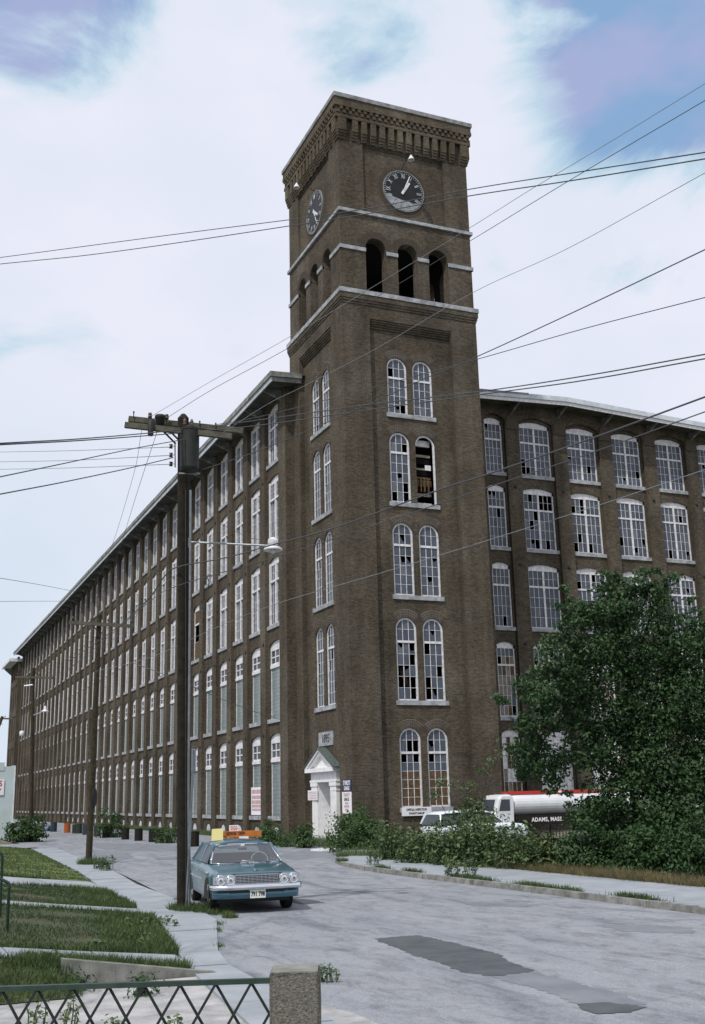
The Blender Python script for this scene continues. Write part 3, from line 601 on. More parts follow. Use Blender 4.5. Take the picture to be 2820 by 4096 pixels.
ln_ = MB(K)                                    # inside of the belfry, its shade painted on as near black
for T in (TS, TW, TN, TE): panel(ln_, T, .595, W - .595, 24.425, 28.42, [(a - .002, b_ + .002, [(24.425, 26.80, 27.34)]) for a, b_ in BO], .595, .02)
ln_.box(.3, W - .3, .3, W - .3, 28.40, 28.48); ln_.build('belfry_shade_lining', 'belfry_shade', tower)
cb = MB(K)                                     # corbel table and brick dentils under the roof edge
for ti, T in enumerate((TS, TW, TN, TE)):
    n = 13; us = [.40 + (W - .80) * i / n for i in range(n + 1)]
    for i in range(n + 1):
        u = us[i]; hw = .145 if 0 < i < n else .17
        if i == 0: u, hw = .19, .22
        if i == n: u, hw = W - .19, .22
        z0 = 32.86
        for q_, (za, zb, d_) in enumerate(((z0 - .40, z0 - .27, -.02), (z0 - .27, z0 - .13, -.07), (z0 - .13, z0, -.12))): cb.fbox(T, u - hw, u + hw, d_, .05, za + .001 * q_, zb)
        cb.fbox(T, u - hw, u + hw, -.16, .05, z0 + .002, 33.54)
    nd = 23
    for i in range(nd):
        u0 = -.1 + (W + .2) * i / nd; q_ = (W + .2) / nd / 2
        cb.fbox(T, u0, u0 + q_, -.205, -.1, 33.78, 33.95); cb.fbox(T, u0 + q_, u0 + 2 * q_, -.225, -.1, 33.97, 34.13)
cb.box(-.17, W + .17, -.17, W + .17, 33.55, 33.72); cb.box(-.135, W + .135, -.135, W + .135, 33.72, 34.14); cb.box(-.235, W + .235, -.235, W + .235, 34.14, 34.32); cb.box(-.215, W + .215, -.215, W + .215, 34.32, 34.62)
cb.build('corbel_table', 'brick_light', tower)
def slab(name, o, z0, z1, mats='stone'):
    s_ = MB(K); s_.box(-o, W + o, -o, W + o, z0, z1); return s_.build(name, mats, tower)
slab('roof', .27, 34.62, 34.84, 'stone_dark')
slab('string_course', .07, 28.5, 28.66); slab('string_course', .135, 24.2, 24.42)
for T in (TS, TW, TN, TE):
    for a, b_ in ((-.03, 1.34), (2.43, 3.05), (4.13, 4.74), (5.82, W + .03)):
        ib = MB(K); ib.fbox(T, a, b_, -.02, .12, 26.53, 26.72); ib.build('impost_band', 'stone', tower)
# brick arches over the openings
for T, keys in ((TS, 'ABCDE'), (TW, 'ABCD')):
    for k in keys:
        for a, b_ in SC:
            ab, am = MB(K), MB(K); ring_back(am, T, (a + b_) / 2, ROWS[k][1], .54, .89, DP, .655); arch_ring(ab, T, (a + b_) / 2, ROWS[k][1], .54, 3, DP, .655)
            o = am.build('arch', 'mortar', tower); ab.build('voussoirs', 'arch_brick', o)
for T in (TS, TW):
    for a, b_ in BO:
        ab = MB(K); arch_ring(ab, T, (a + b_) / 2, 26.8, .56, 3, .04, .84); ab.build('arch', 'arch_brick', tower)
# tower windows
MS = {('A', 0): {(1, 0), (5, 2)}, ('B', 0): {(1, 2), (5, 2), (6, 0), (6, 2)}, ('C', 0): set(), ('C', 1): set(),
      ('D', 0): {(3, 2), (4, 0), (5, 0), (5, 1), (5, 2), (6, 2)}, ('D', 1): {(2, 0), (4, 2), (5, 0), (6, 0)}, ('E', 0): {(1, 1), (1, 2), (2, 0), (2, 2)}, ('E', 1): {(2, 0)}}
NLO = {'A': 4, 'B': 5, 'C': 5, 'D': 5, 'E': 6}
for k in 'ABCDE':
    for ci, (a, b_) in enumerate(SC):
        zs, zp, zc, zt = ROWS[k]; sl = (2.26, 4.84, DP - .07, DP + .12, zs - .2, zs + .0) if ci == 0 else None
        if (k, ci) == ('B', 1):                     # sash gone: bare frame with loose boards and rubbish behind
            fr = MB(K); ap = arch_pts(a, b_, zp, zc, 14); ip = arch_pts(a + .08, b_ - .08, zp, zc - .08, 14); d = DP + .07
            fr.fbox(TS, b_ - .085, b_, d, d + .07, zs, zp); fr.fbox(TS, a, a + .03, d, d + .07, zs, zp)
            for p, q, c, e in zip(ap, ap[1:], ip, ip[1:]): fr.hexa([TS(c[0], d, c[1]), TS(e[0], d, e[1]), TS(e[0], d + .07, e[1]), TS(c[0], d + .07, c[1]), TS(p[0], d, p[1]), TS(q[0], d, q[1]), TS(q[0], d + .07, q[1]), TS(p[0], d + .07, p[1])])
            f = fr.build('window', 'white_paint', tower); f['label'] = 'empty window frame with its sash gone and loose boards behind'
            bd = MB(K); random.seed(11)
            for (z, h, mi) in ((17.15, .30, 3), (16.62, .12, 2), (16.30, .26, 0), (15.98, .10, 2), (15.72, .22, 0), (15.55, .10, 1), (15.18, .30, 1), (14.86, .12, 0), (14.70, .14, 2), (14.28, .10, 3)):
                bd.mi = mi; bd.fbox(TS, a + .03, b_ - .1, d + .25 + random.uniform(0, .1), d + .40, z, z + h)
            bd.mi = 1
            for i in range(4): bd.fbox(TS, a + .12 + i * .2, a + .18 + i * .2, d + .18, d + .24, 14.9, 15.55)
            bd.mi = 3; bd.fbox(TS, b_ - .45, b_ - .15, d + .16, d + .2, 15.95, 16.2)
            bd.build('loose_board', ['dark_void', 'board', 'board_pale', 'white_paint'], f)
            continue
        window(tower, TS, a, b_, zs, zp, zc, DP + .07, zt, nlo=NLO[k], miss=MS.get((k, ci), set()), shard=.12 if k in 'CD' else .02, sill=sl,
               brd=4 if k == 'E' else None, label='tall arched window boarded brown in its lower part' if k == 'E' else None)
for k in 'ABCD':
    for ci, (a, b_) in enumerate(SC):
        zs, zp, zc, zt = ROWS[k]; random.seed(ord(k) + ci)
        window(tower, TW, a, b_, zs, zp, zc, DP + .07, zt, nlo=NLO[k], pm=.08, shard=.05, sill=(2.26, 4.84, DP - .07, DP + .12, zs - .2, zs) if ci == 0 else None,
               miss={(0, 0), (0, 1), (1, 0), (1, 1)} if (k, ci) == ('A', 1) else ())
# clocks
def clock(T, xd, nd, hour, minute):
    uc, zc_ = 3.55, 30.3; P = lambda u, d, z: Vector(T(u, d, z)) * K
    cbm = MB(K); n = 56; circ = [(uc + 1.09 * math.cos(2 * math.pi * i / n), zc_ + 1.09 * math.sin(2 * math.pi * i / n)) for i in range(n)]
    cbm.prism([T(u, .15, z) for u, z in circ], Vector(T(0, -.03, 0)) - Vector(T(0, 0, 0)))
    c = cbm.build('clock', 'clock_black', tower)
    rim = MB(K)
    for ra, rb, d0 in ((1.085, 1.13, .09), ):
        for i in range(n):
            a0, a1 = 2 * math.pi * i / n, 2 * math.pi * (i + 1) / n
            q = [(uc + r_ * math.cos(a), zc_ + r_ * math.sin(a)) for r_, a in ((ra, a0), (rb, a0), (rb, a1), (ra, a1))]
            rim.hexa([T(u, .155, z) for u, z in q] + [T(u, d0, z) for u, z in q])
    rim.build('rim', 'stone_dark', c)
    br = MB(K)
    for i in range(92):
        a0, a1 = 2 * math.pi * (i + .08) / 92, 2 * math.pi * (i + .92) / 92
        for ra, rb in ((1.15, 1.26), (1.275, 1.385)):
            q = [(uc + r_ * math.cos(a), zc_ + r_ * math.sin(a)) for r_, a in ((ra, a0), (rb, a0), (rb, a1), (ra, a1))]
            br.hexa([T(u, .165, z) for u, z in q] + [T(u, .145, z) for u, z in q])
    br.build('brick_ring', 'arch_brick', c)
    tk = MB(K)
    for i in range(60):
        a = 2 * math.pi * i / 60; r0, r1, hw = (1.0, 1.05, .012)
        ca_, sa = math.cos(a), math.sin(a)
        q = [(uc + r_ * ca_ - s_ * hw * sa, zc_ + r_ * sa + s_ * hw * ca_) for r_, s_ in ((r0, -1), (r1, -1), (r1, 1), (r0, 1))]
        tk.hexa([T(u, .12, z) for u, z in q] + [T(u, .108, z) for u, z in q])
    tk.build('minute_mark', 'pale_paint', c)
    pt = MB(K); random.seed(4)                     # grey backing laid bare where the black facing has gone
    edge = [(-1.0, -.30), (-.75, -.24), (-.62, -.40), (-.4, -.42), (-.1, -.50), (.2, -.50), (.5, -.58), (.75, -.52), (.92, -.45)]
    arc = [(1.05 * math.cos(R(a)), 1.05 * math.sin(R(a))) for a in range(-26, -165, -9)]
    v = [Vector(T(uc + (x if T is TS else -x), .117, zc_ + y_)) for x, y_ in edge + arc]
    from mathutils.geometry import tessellate_polygon
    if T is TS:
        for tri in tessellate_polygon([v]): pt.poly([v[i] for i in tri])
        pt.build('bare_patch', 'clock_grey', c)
    for i, t_ in enumerate(('XII', 'I', 'II', 'III', 'IIII', 'V', 'VI', 'VII', 'VIII', 'IX', 'X', 'XI')):
        a = R(90 - 30 * i); x = Vector(xd); z = Vector((0, 0, 1)); rad = x * math.cos(a) + z * math.sin(a); tan = x * math.sin(a) - z * math.cos(a)
        ctr = P(uc, .105, zc_) + rad * (.83 * K)
        text_mesh(t_, .36 * K, 'numeral', 'pale_paint', c, frame(ctr, tan, rad), .006, .5 if len(t_) > 2 else .66, -.002)
    hd = MB(K)
    for ang, ln, w0, w1, d in ((hour, .62, .075, .05, .095), (minute, .96, .045, .022, .08)):
        a = R(90 - ang); x = Vector(xd); z = Vector((0, 0, 1)); rad = x * math.cos(a) + z * math.sin(a); tan = x * math.sin(a) - z * math.cos(a); c0 = Vector(T(uc, d, zc_))
        q = [c0 - rad * .2 - tan * w0 * .8, c0 - rad * .2 + tan * w0 * .8, c0 + tan * w0, c0 + rad * ln + tan * w1, c0 + rad * ln - tan * w1, c0 - tan * w0]
        hd.prism(q, Vector(nd) * .012)
    hd.build('hand', 'white_paint', c)
    lp = MB(K); a = Vector(T(uc - .1, .16, zc_ + 1.12)); b_ = Vector(T(uc, -.85, zc_ + 1.32))
    lp.tube([a, a + Vector(nd) * .25 + Vector((0, 0, .1)), a.lerp(b_, .7) + Vector((0, 0, .28)), b_ + Vector((0, 0, .16)), b_], .018, 6)
    f = lp.build('floodlight', 'iron', tower); sh = MB(K); sh.lathe([(.03, .16), (.05, .12), (.17, -.12), (.16, -.12), (.04, .1)], b_, 'z', 14); sh.build('lamp_shade', 'white_paint', f)
clock(TS, (1, 0, 0), (0, -1, 0), 33, 22); clock(TW, (0, -1, 0), (-1, 0, 0), 128, 155)
# date stone
ds = MB(K); ds.fbox(TW, 2.68, 4.42, DP - .04, DP + .1, 3.40, 4.02); d_ = ds.build('date_stone', 'stone', tower)
text_mesh('1895', .52 * K, 'numeral', 'dark_metal', d_, frame(Vector(TW(3.55, DP - .045, 3.71)) * K, (0, -1, 0), (0, 0, 1)), .006, .95, .004)
# entrance portal
pm_ = MB(K); B = lambda *a: pm_.fbox(TW, *a)
for (a, b_) in ((4.29, 5.08), (2.0, 2.77)):
    B(a + .06, b_ - .06, .08, DP - .002, GB, 1.42)
    for i in range(4): B(a + .13 + i * .15, a + .19 + i * .15, .055, .079, GB + .25, 1.40)       # flutes
    B(a - .03, b_ + .03, .03, DP - .003, 1.62, 1.80); B(a + .03, b_ - .03, .06, DP - .003, 1.42, 1.62); B(a + .0, b_ - .0, .05, DP - .003, GB, GB + .22)
B(2.0, 5.08, .06, DP - .004, 1.802, 2.24); B(1.94, 5.14, .02, DP - .004, 1.802, 1.90)
po = pm_.build('portal', 'portal_white', tower)
pd = MB(K); a, b_, ap_ = 1.82, 5.40, 3.61
tri_ = lambda d, ins: [TW(a + ins * 1.9, d, 2.40 + ins * .55), TW(b_ - ins * 1.9, d, 2.40 + ins * .55), TW(ap_, d, 3.27 - ins)]
pd.fbox(TW, a + .05, b_ - .05, -.15, DP - .005, 2.24, 2.42)
pd.prism([TW(a + .4, .07, 2.42), TW(b_ - .4, .07, 2.42), TW(ap_, .07, 3.12)], (.1, 0, 0))
for s_ in (0, 1):
    e0 = a if s_ == 0 else b_
    n_ = Vector((0, -.42, .9)) if s_ == 0 else Vector((0, .42, .9))
    for w_, z_, d0 in ((.10, 0, -.15), (.12, -.11, -.08)):
        p0 = Vector(TW(e0, 0, 2.42 + z_)); p1 = Vector(TW(ap_, 0, 3.27 + z_))
        pd.prism([(d0, p0.y, p0.z), (d0, p1.y, p1.z), (d0, p1.y, p1.z - w_), (d0, p0.y + (.26 if s_ == 0 else -.26) * (1 if z_ == 0 else 1), p0.z - 0.0)], (DP - .006 - d0, 0, 0))
pd.build('pediment', 'portal_white', po)
rf = MB(K)
for e0 in (a - .06, b_ + .06): rf.prism([(-.2, e0, 2.40), (-.2, ap_, 3.275), (-.2, ap_, 3.33), (-.2, e0, 2.455)], (DP + .19, 0, 0))
rf.build('pediment_roof', 'slate', po)
dr = MB(K)
dr.fbox(TW, 2.77, 4.29, .72, .76, GB, 1.8); dr.fbox(TW, 4.27, 4.285, .08, .72, GB, 1.795); dr.fbox(TW, 2.775, 2.79, .08, .72, GB, 1.795); dr.fbox(TW, 2.79, 4.27, .08, .72, 1.78, 1.798)
for (a, b_, z0, z1) in ((2.9, 3.45, -.5, .3), (3.6, 4.15, -.5, .3), (2.9, 3.45, .45, 1.2), (3.6, 4.15, .45, 1.2)): dr.fbox(TW, a, b_, .70, .72, z0, z1)
dd = dr.build('door', 'portal_white', po); hb = MB(K); hb.fbox(TW, 2.86, 2.92, .62, .70, .02, .5); hb.build('handle', 'iron', dd)
# ------------------------------------------------------------------ mill
mill = thing('mill_building', 'long five storey brown brick mill with rows of tall white windows and low pitched roof', 'mill', (20, 70, -.95))
MX0, MX1, MY0, MY1, RX = -.475, 32.9, 6.7, 117.5, 16.2
TL = lambda u, d, z: (MX0 + d, u, z); TG = lambda u, d, z: (u, MY0 + d, z)
FL = [(.30, 4.09, 4.28), (5.0, 8.73, 8.92), (9.75, 13.07, 13.26), (14.15, 17.46, 17.65), (18.42, 21.38, 21.58)]   # sill, spring, crown
FT = [3.05, 7.72, 12.05, 16.42, 20.36]
LB = [(7.81 + 3.03 * k, 10.04 + 3.03 * k) for k in range(36)]
GB_ = [(11.30 if k == 0 else 10.42 + 3.155 * k, 12.65 + 3.155 * k) for k in range(7)]
wl = MB(K)
roofz = lambda x: 22.06 + .0452 * ((x + 1.63) if x < RX else (2 * RX - x + 1.63))
wins = [(a + .1, b_ - .1) for a, b_ in LB]; ops = [(s, p, c) for s, p, c in FL]
panel(wl, TL, MY0, MY1, GB, 21.9, [(a, b_, [(GB, 21.44, 21.74)]) for a, b_ in LB], 0, .18)
for (a, b_), (wa, wb) in zip(LB, wins): panel(wl, TL, a, b_, GB, 21.85, [(wa, wb, ops)], .18, .16)
gops = [(s, p + .04, c + .04) for s, p, c in FL]
panel(wl, TG, MX0, 10.42 - 1.0, GB, 21.9, (), 0)
panel(wl, TG, 9.42, MX1, GB, 21.9, [(a, b_, [(GB, 21.50, 21.80)]) for a, b_ in GB_], 0, .18)
for a, b_ in GB_: panel(wl, TG, a, b_, GB, 21.9, [(a + .1, b_ - .1, gops)], .18, .16)
wl.poly([TG(MX0, 0, 21.9), TG(RX, 0, 21.9), TG(RX, 0, roofz(RX) - .12), TG(MX0, 0, roofz(MX0) - .12)]); wl.poly([TG(RX, 0, 21.9), TG(MX1, 0, 21.9), TG(MX1, 0, roofz(MX1) - .12), TG(RX, 0, roofz(RX) - .12)])
wl.poly([(MX0, MY0, 21.9), (MX0, MY1, 21.9), (MX0, MY1, 22.05), (MX0, MY0, 22.05)])
wl.poly([(MX1, MY0, GB), (MX1, MY1, GB), (MX1, MY1, 22.05), (MX1, MY0, 22.05)]); wl.poly([(MX0, MY1, GB), (MX1, MY1, GB), (MX1, MY1, 22.05), (MX0, MY1, 22.05)])
# half-round brick corbels heading each pier of the end wall, and the cellar window arches of the long wall
mill_wall = wl.build('wall', 'brick', mill)
for k in range(7):
    hc = MB(K)
    u0, u1 = (GB_[k - 1][1] if k else 9.5), GB_[k][0]
    if k == 0: continue
    uc = (u0 + u1) / 2; pts = [(uc + .40 * math.cos(t), 21.35 + .52 * math.sin(t)) for t in np.linspace(0, math.pi, 13)]
    hc.prism([TG(u, 0, z) for u, z in pts] + [TG(uc - .40, 0, 21.1), TG(uc + .40, 0, 21.1)], (0, -.06, 0))
    hc.fbox(TG, u0 + .003, u1 - .003, -.05, .0, 20.98, 21.1)
    hc.build('corbel', 'arch_brick', mill)
for (a, b_) in LB[:22]:
    ca2 = MB(K); cg = MB(K)
    arch_ring(ca2, TL, (a + b_) / 2, -.62, .42, 2, .18, 2, .1, .015)
    cg.prism([TL((a + b_) / 2 + .40 * math.cos(t), .178, -.62 + .40 * math.sin(t)) for t in np.linspace(0, math.pi, 11)], (-.004, 0, 0))
    o = cg.build('cellar_light', 'pale_paint', mill); ca2.build('cellar_arch', 'arch_brick', o)
# roof
rf = MB(K); ex0, ex1, ey0, ey1 = -1.63, 34.03, 5.55, 118.6; ez = 22.06; rz = roofz(RX)
rf.hexa([(ex0, ey0, ez - .06), (RX, ey0, rz - .06), (RX, ey1, rz - .06), (ex0, ey1, ez - .06), (ex0, ey0, ez), (RX, ey0, rz), (RX, ey1, rz), (ex0, ey1, ez)])
rf.hexa([(RX, ey0, rz - .06), (ex1, ey0, ez - .06), (ex1, ey1, ez - .06), (RX, ey1, rz - .06), (RX, ey0, rz), (ex1, ey0, ez), (ex1, ey1, ez), (RX, ey1, rz)])
roof = rf.build('roof', 'roofing', mill)
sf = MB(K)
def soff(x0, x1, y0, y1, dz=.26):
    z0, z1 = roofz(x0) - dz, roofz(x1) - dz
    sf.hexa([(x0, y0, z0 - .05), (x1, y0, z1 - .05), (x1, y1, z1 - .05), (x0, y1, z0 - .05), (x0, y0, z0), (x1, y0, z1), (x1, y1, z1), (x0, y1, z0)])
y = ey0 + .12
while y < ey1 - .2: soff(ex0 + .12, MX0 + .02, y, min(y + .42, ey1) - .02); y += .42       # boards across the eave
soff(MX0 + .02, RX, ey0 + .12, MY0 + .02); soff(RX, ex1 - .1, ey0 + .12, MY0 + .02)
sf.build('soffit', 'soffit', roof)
fa = MB(K)                                        # weathered boards of the long eave, in lengths
random.seed(9); y = ey0
while y < ey1:
    y2 = min(ey1, y + random.uniform(3.2, 4.4)); j = random.uniform(-.012, .012)
    fa.box(ex0 - .02 + j, ex0 + .05 + j, y + .006, y2 - .006, ez - .24, ez + .03)
    y = y2
fa.build('fascia', 'old_paint', roof)
fa = MB(K); random.seed(19); y = ey0 + .1
while y < ey1:
    y2 = min(ey1, y + random.uniform(2.6, 4.2)); fa.box(ex0 + .06, ex0 + .13, y + .01, y2 - .01, ez - .47 + random.uniform(-.01, .01), ez - .19); y = y2
fa.build('fascia', 'pale_paint', roof)
def gfas(x0, x1, y0, y1, zt, zb, mname, nm='fascia'):
    g_ = MB(K); z0, z1 = roofz(x0), roofz(x1)
    g_.hexa([(x0, y0, z0 + zb), (x1, y0, z1 + zb), (x1, y1, z1 + zb), (x0, y1, z0 + zb), (x0, y0, z0 + zt), (x1, y0, z1 + zt), (x1, y1, z1 + zt), (x0, y1, z0 + zt)])
    g_.build(nm, mname, roof)
gfas(ex0 - .02, .05, ey0 - .03, ey0 + .04, .03, -.24, 'old_paint'); gfas(ex0 + .13, .05, ey0 + .06, ey0 + .12, -.19, -.47, 'old_paint')
gfas(7.0, RX, ey0 - .03, ey0 + .04, .02, -.26, 'pale_paint'); gfas(RX, ex1, ey0 - .03, ey0 + .04, .02, -.26, 'pale_paint')
gfas(7.0, RX, ey0 + .045, ey0 + .12, -.22, -.46, 'white_paint'); gfas(RX, ex1, ey0 + .045, ey0 + .12, -.22, -.46, 'white_paint')
gfas(6.9, 13.6, ey0 - .06, ey0 - .032, .05, -.05, 'old_paint', 'gutter')
# brackets that carry the overhang
b0 = MB(K); b0.hexa([(-.06, -1.05, -.10), (.06, -1.05, -.10), (.06, .0, -.52), (-.06, .0, -.52), (-.06, -1.05, .02), (.06, -1.05, .02), (.06, .0, .02), (-.06, .0, .02)])
br0 = b0.build('bracket', 'old_paint', roof); first = True
def place(ob, M):
    global first
    o = ob if first else ob.copy()
    if not first: col.objects.link(o); o.parent = roof
    first = False; o.matrix_parent_inverse = world_of(roof).inverted(); o.matrix_basis = M
for k in range(0, 37):
    yk = (7.25 if k == 0 else LB[k - 1][1] + .4)
    place(br0, Matrix.Translation(Vector((MX0, yk, roofz(MX0 - .5) - .33)) * K) @ Matrix.Rotation(R(-90), 4, 'Z'))
for k in range(1, 8):
    xk = GB_[k - 1][1] + .46; place(br0, Matrix.Translation(Vector((xk, MY0, roofz(xk) - .33)) * K))
# tie rod plates
ap0 = MB(K); ap0.lathe([(.10, 0), (.095, .025), (.03, .05)], (0, 0, 0), 'z', 12); ap_o = ap0.build('anchor_plate', 'iron', mill); firsta = True
def place_plate(p, axis):
    global firsta
    o = ap_o if firsta else ap_o.copy()
    if not firsta: col.objects.link(o); o.parent = mill
    firsta = False; o.matrix_parent_inverse = world_of(mill).inverted()
    o.matrix_basis = Matrix.Translation(Vector(p) * K) @ (Matrix.Rotation(R(90), 4, 'X') if axis == 'y' else Matrix.Rotation(R(-90), 4, 'Y'))
for k in range(1, 14):
    for z in (4.25, 8.85, 13.2, 17.55): place_plate((MX0 - .002, LB[k - 1][1] + .28, z), 'x')
for k in range(1, 6):
    for z in (8.85, 13.2, 17.6): place_plate((GB_[k - 1][1] + .45, MY0 - .002, z), 'y')
# windows
BM = ['glass0', 'glass1', 'glass2', 'glass3', 'board', 'board_pale', 'white_paint', 'glass_block']
def low_window(fr, gl, T, ua, ub, fl, zt, d):
    zs, zp, zc = FL[fl]; cw = .10; B = lambda u0, u1, z0, z1, d0=0., d1=.08: fr.fbox(T, u0, u1, d + d0, d + d1, z0, z1)
    ap = arch_pts(ua, ub, zp, zc, 12)
    for a, b_ in zip(ap, ap[1:]): fr.hexa([T(a[0], d, zp - .20), T(b_[0], d, zp - .20), T(b_[0], d + .08, zp - .20), T(a[0], d + .08, zp - .20), T(a[0], d, a[1]), T(b_[0], d, b_[1]), T(b_[0], d + .08, b_[1]), T(a[0], d + .08, a[1])])
    B(ua, ua + cw, zt, zp - .20); B(ub - cw, ub, zt, zp - .20); B(ua, ub, zt - .16, zt, -.03)
    B(ua, ua + .17, zs, zt - .16, -.04); B(ub - .05, ub, zs, zt - .16, .02)
    ia, ib = ua + cw, ub - cw; e = np.linspace(ia, ib, 4); zz = np.linspace(zt + .02, zp - .24, 3); B(ia, ib, zt, zt + .08); B(ia, ib, zp - .28, zp - .20)
    for u in e[1:-1]: fr.fbox(T, u - .045, u + .045, d + .012, d + .05, zt + .08, zp - .28)
    fr.fbox(T, ia, ib, d + .014, d + .052, zz[1] - .03, zz[1] + .03)
    for i in range(3):
        for j in range(2):
            gl.mi = random.choice((0, 1, 2)); gl.poly([T(e[i], d + .04, zz[j]), T(e[i + 1], d + .04, zz[j]), T(e[i + 1], d + .04, zz[j + 1]), T(e[i], d + .04, zz[j + 1])])
    gl.mi = 7; gl.poly([T(ua + .17, d + .05, zs), T(ub - .05, d + .05, zs), T(ub - .05, d + .05, zt - .16), T(ua + .17, d + .05, zt - .16)])
MU = lambda wa, wb: dict(ncol=4, mull=False) if wb - wa < 1.5 else dict(ncol=3, mull=True)
def mill_window(fr, gl, si, T, wa, wb, fl, side, special=None):
    zs, zp, zc = FL[fl]; 
    if side == 'G': zp += .04; zc += .04
    d = .27
    if side == 'L' and fl < 2: low_window(fr, gl, T, wa, wb, fl, FT[fl], d)
    elif side == 'G' and fl == 0: 
        window_geo(fr, gl, T, wa, wb, zs, zp, zc, d, FT[fl], tymp=True, brd=0, board_mi=6 if 13 < wa < 18 else (4, 4, 5, 6), nup=2, nlo=4, **MU(wa, wb))
    elif side == 'G' and fl == 1:
        window_geo(fr, gl, T, wa, wb, zs, zp, zc, d, FT[fl], nup=2, nlo=5, tymp=True, pm=.06, brd=1, board_mi=(5, 5, 0, 4), **MU(wa, wb))
    elif special == 'board':
        window_geo(fr, gl, T, wa, wb, zs, zp, zc, d, FT[fl], ncol=1, mull=False, nup=1, nlo=2, tymp=True, brd=0, board_mi=4, miss={(1, 0)})
    else: window_geo(fr, gl, T, wa, wb, zs, zp, zc, d, FT[fl], **MU(wa, wb), **(dict(cw=.15, proj=.055) if side == 'L' else {}), nup=2, nlo=4, tymp=True, pm=.022, shard=.025, miss=special or ())
    si.fbox(T, wa - .098, wb + .098, .10, .30, zs - .2, zs)
near = []
GSP = {(1, 3): {(0, 1), (0, 3), (0, 4), (0, 5), (1, 3), (1, 4), (1, 5), (2, 2), (3, 1), (5, 2), (5, 4)}, (1, 4): {(5, 0), (5, 1), (4, 0)}, (2, 3): {(0, 2), (1, 2), (5, 3), (5, 0)}, (2, 4): {(4, 4)}, (4, 3): {(1, 4)}}
random.seed(21)
for k, (a, b_) in enumerate(GB_[:6]):
    for fl in range(5): near.append((TG, a + .1, b_ - .1, fl, 'G', GSP.get((k, fl))))
for k, (wa, wb) in enumerate(wins[:14]):
    for fl in range(5): near.append((TL, wa, wb, fl, 'L', 'board' if (k, fl) == (5, 2) else None))
for (T, wa, wb, fl, sd, sp) in near:
    fr, gl, si = MB(K), MB(K), MB(K); mill_window(fr, gl, si, T, wa, wb, fl, sd, sp)
    f = fr.build('window', 'white_paint', mill); gl.build('glass', BM, f, fix=False); si.build('sill', 'stone', f)
    if sp == 'board': f['label'] = 'window closed with brown boards'
fr, gl = MB(K), MB(K); si = MB(K)
for k, (wa, wb) in enumerate(wins[14:]):
    for fl in range(5): mill_window(fr, gl, si, TL, wa, wb, fl, 'L')
for a, b_ in GB_[6:]:
    for fl in range(5): mill_window(fr, gl, si, TG, a + .1, b_ - .1, fl, 'G')
n0 = len(BM); fr.m = [n0] * len(fr.f); si.m = [n0 + 1] * len(si.f)
for q in (fr, si):
    o = len(gl.v); gl.v += q.v; gl.f += [[i + o for i in f] for f in q.f]; gl.m += q.m
tag(gl.build('window', BM + ['white_paint', 'stone'], mill, fix=False), kind='stuff')
# lower block closing the far end of the mill
anx = thing('mill_annex', 'lower brick end block with white cornice at the far end of the long mill', 'building', (4, 190, -.95))
aw = MB(K); ab_ = [(118.4 + 2.6 * k, 119.9 + 2.6 * k) for k in range(3)]
TA = lambda u, d, z: (-.95 + d, u, z)
panel(aw, TA, 117.52, 126.5, -1, 20.9, [(a, b_, ops) for a, b_ in ab_], 0, .25)
aw.poly([(-.95, 117.52, -1), (0, 117.52, -1), (0, 117.52, 20.9), (-.95, 117.52, 20.9)]); aw.poly([(-.95, 126.5, -1), (14, 126.5, -1), (14, 126.5, 20.9), (-.95, 126.5, 20.9)])
aw.build('wall', 'brick', anx)
for a, b_ in ab_:
    for fl in range(5):
        fr, gl = MB(K), MB(K); window_geo(fr, gl, TA, a, b_, *FL[fl], .2, FT[fl], ncol=2, nup=1, nlo=2, tymp=True); f = fr.build('window', 'white_paint', anx); gl.build('glass', GM, f, fix=False)
ar = MB(K); ar.box(-2.2, 14, 117.6, 127.6, 20.9, 21.0); ar.box(-2.25, -2.0, 117.55, 127.6, 20.7, 21.1); ar.box(-2.2, 14, 117.4, 117.6, 20.7, 21.12); ar.build('roof', 'white_paint', anx)
ab2 = MB(K); ab2.hexa([(-2.0, 125.9, 20.5), (-.96, 125.9, 19.6), (-.96, 126.3, 19.6), (-2.0, 126.3, 20.5), (-2.0, 125.9, 20.7), (-.96, 125.9, 20.7), (-.96, 126.3, 20.7), (-2.0, 126.3, 20.7)]); ab2.build('bracket', 'old_paint', anx)
# ------------------------------------------------------------------ signs hung on the walls
def sign(name, label, T, xd, nd, u0, u1, z0, z1, d, mats, lines, mats_t='ink', group=None, frame_=None):
    t_ = thing(name, label, 'sign', Vector(T((u0 + u1) / 2, d, z0)) * K, group=group)
    s_ = MB(K); s_.fbox(T, u0, u1, d - .02, d, z0, z1); s_.build('board', mats, t_)
    for (txt, zc_, h, sx, mt) in lines:
        text_mesh(txt, h * K, 'lettering', mt or mats_t, t_, frame(Vector(T((u0 + u1) / 2, d - .022, zc_)) * K, xd, (0, 0, 1)), .003, sx, .006)
    if frame_:
        f_ = MB(K); f_.fbox(T, u0, u1, d - .03, d, z0 - .035, z0 - .002); f_.build('batten', frame_, t_)
    return t_
wx, wn = (0, -1, 0), (-1, 0, 0)
sign('garage_sign', 'navy blue garage sign with white letters on the tower beside the doorway', TW, wx, wn, .10, 1.12, 1.36, 1.86, -.012, 'navy',
     [("STANLEY'S", 1.70, .27, .60, 'white_card'), ('GARAGE', 1.48, .23, .66, 'white_card')])
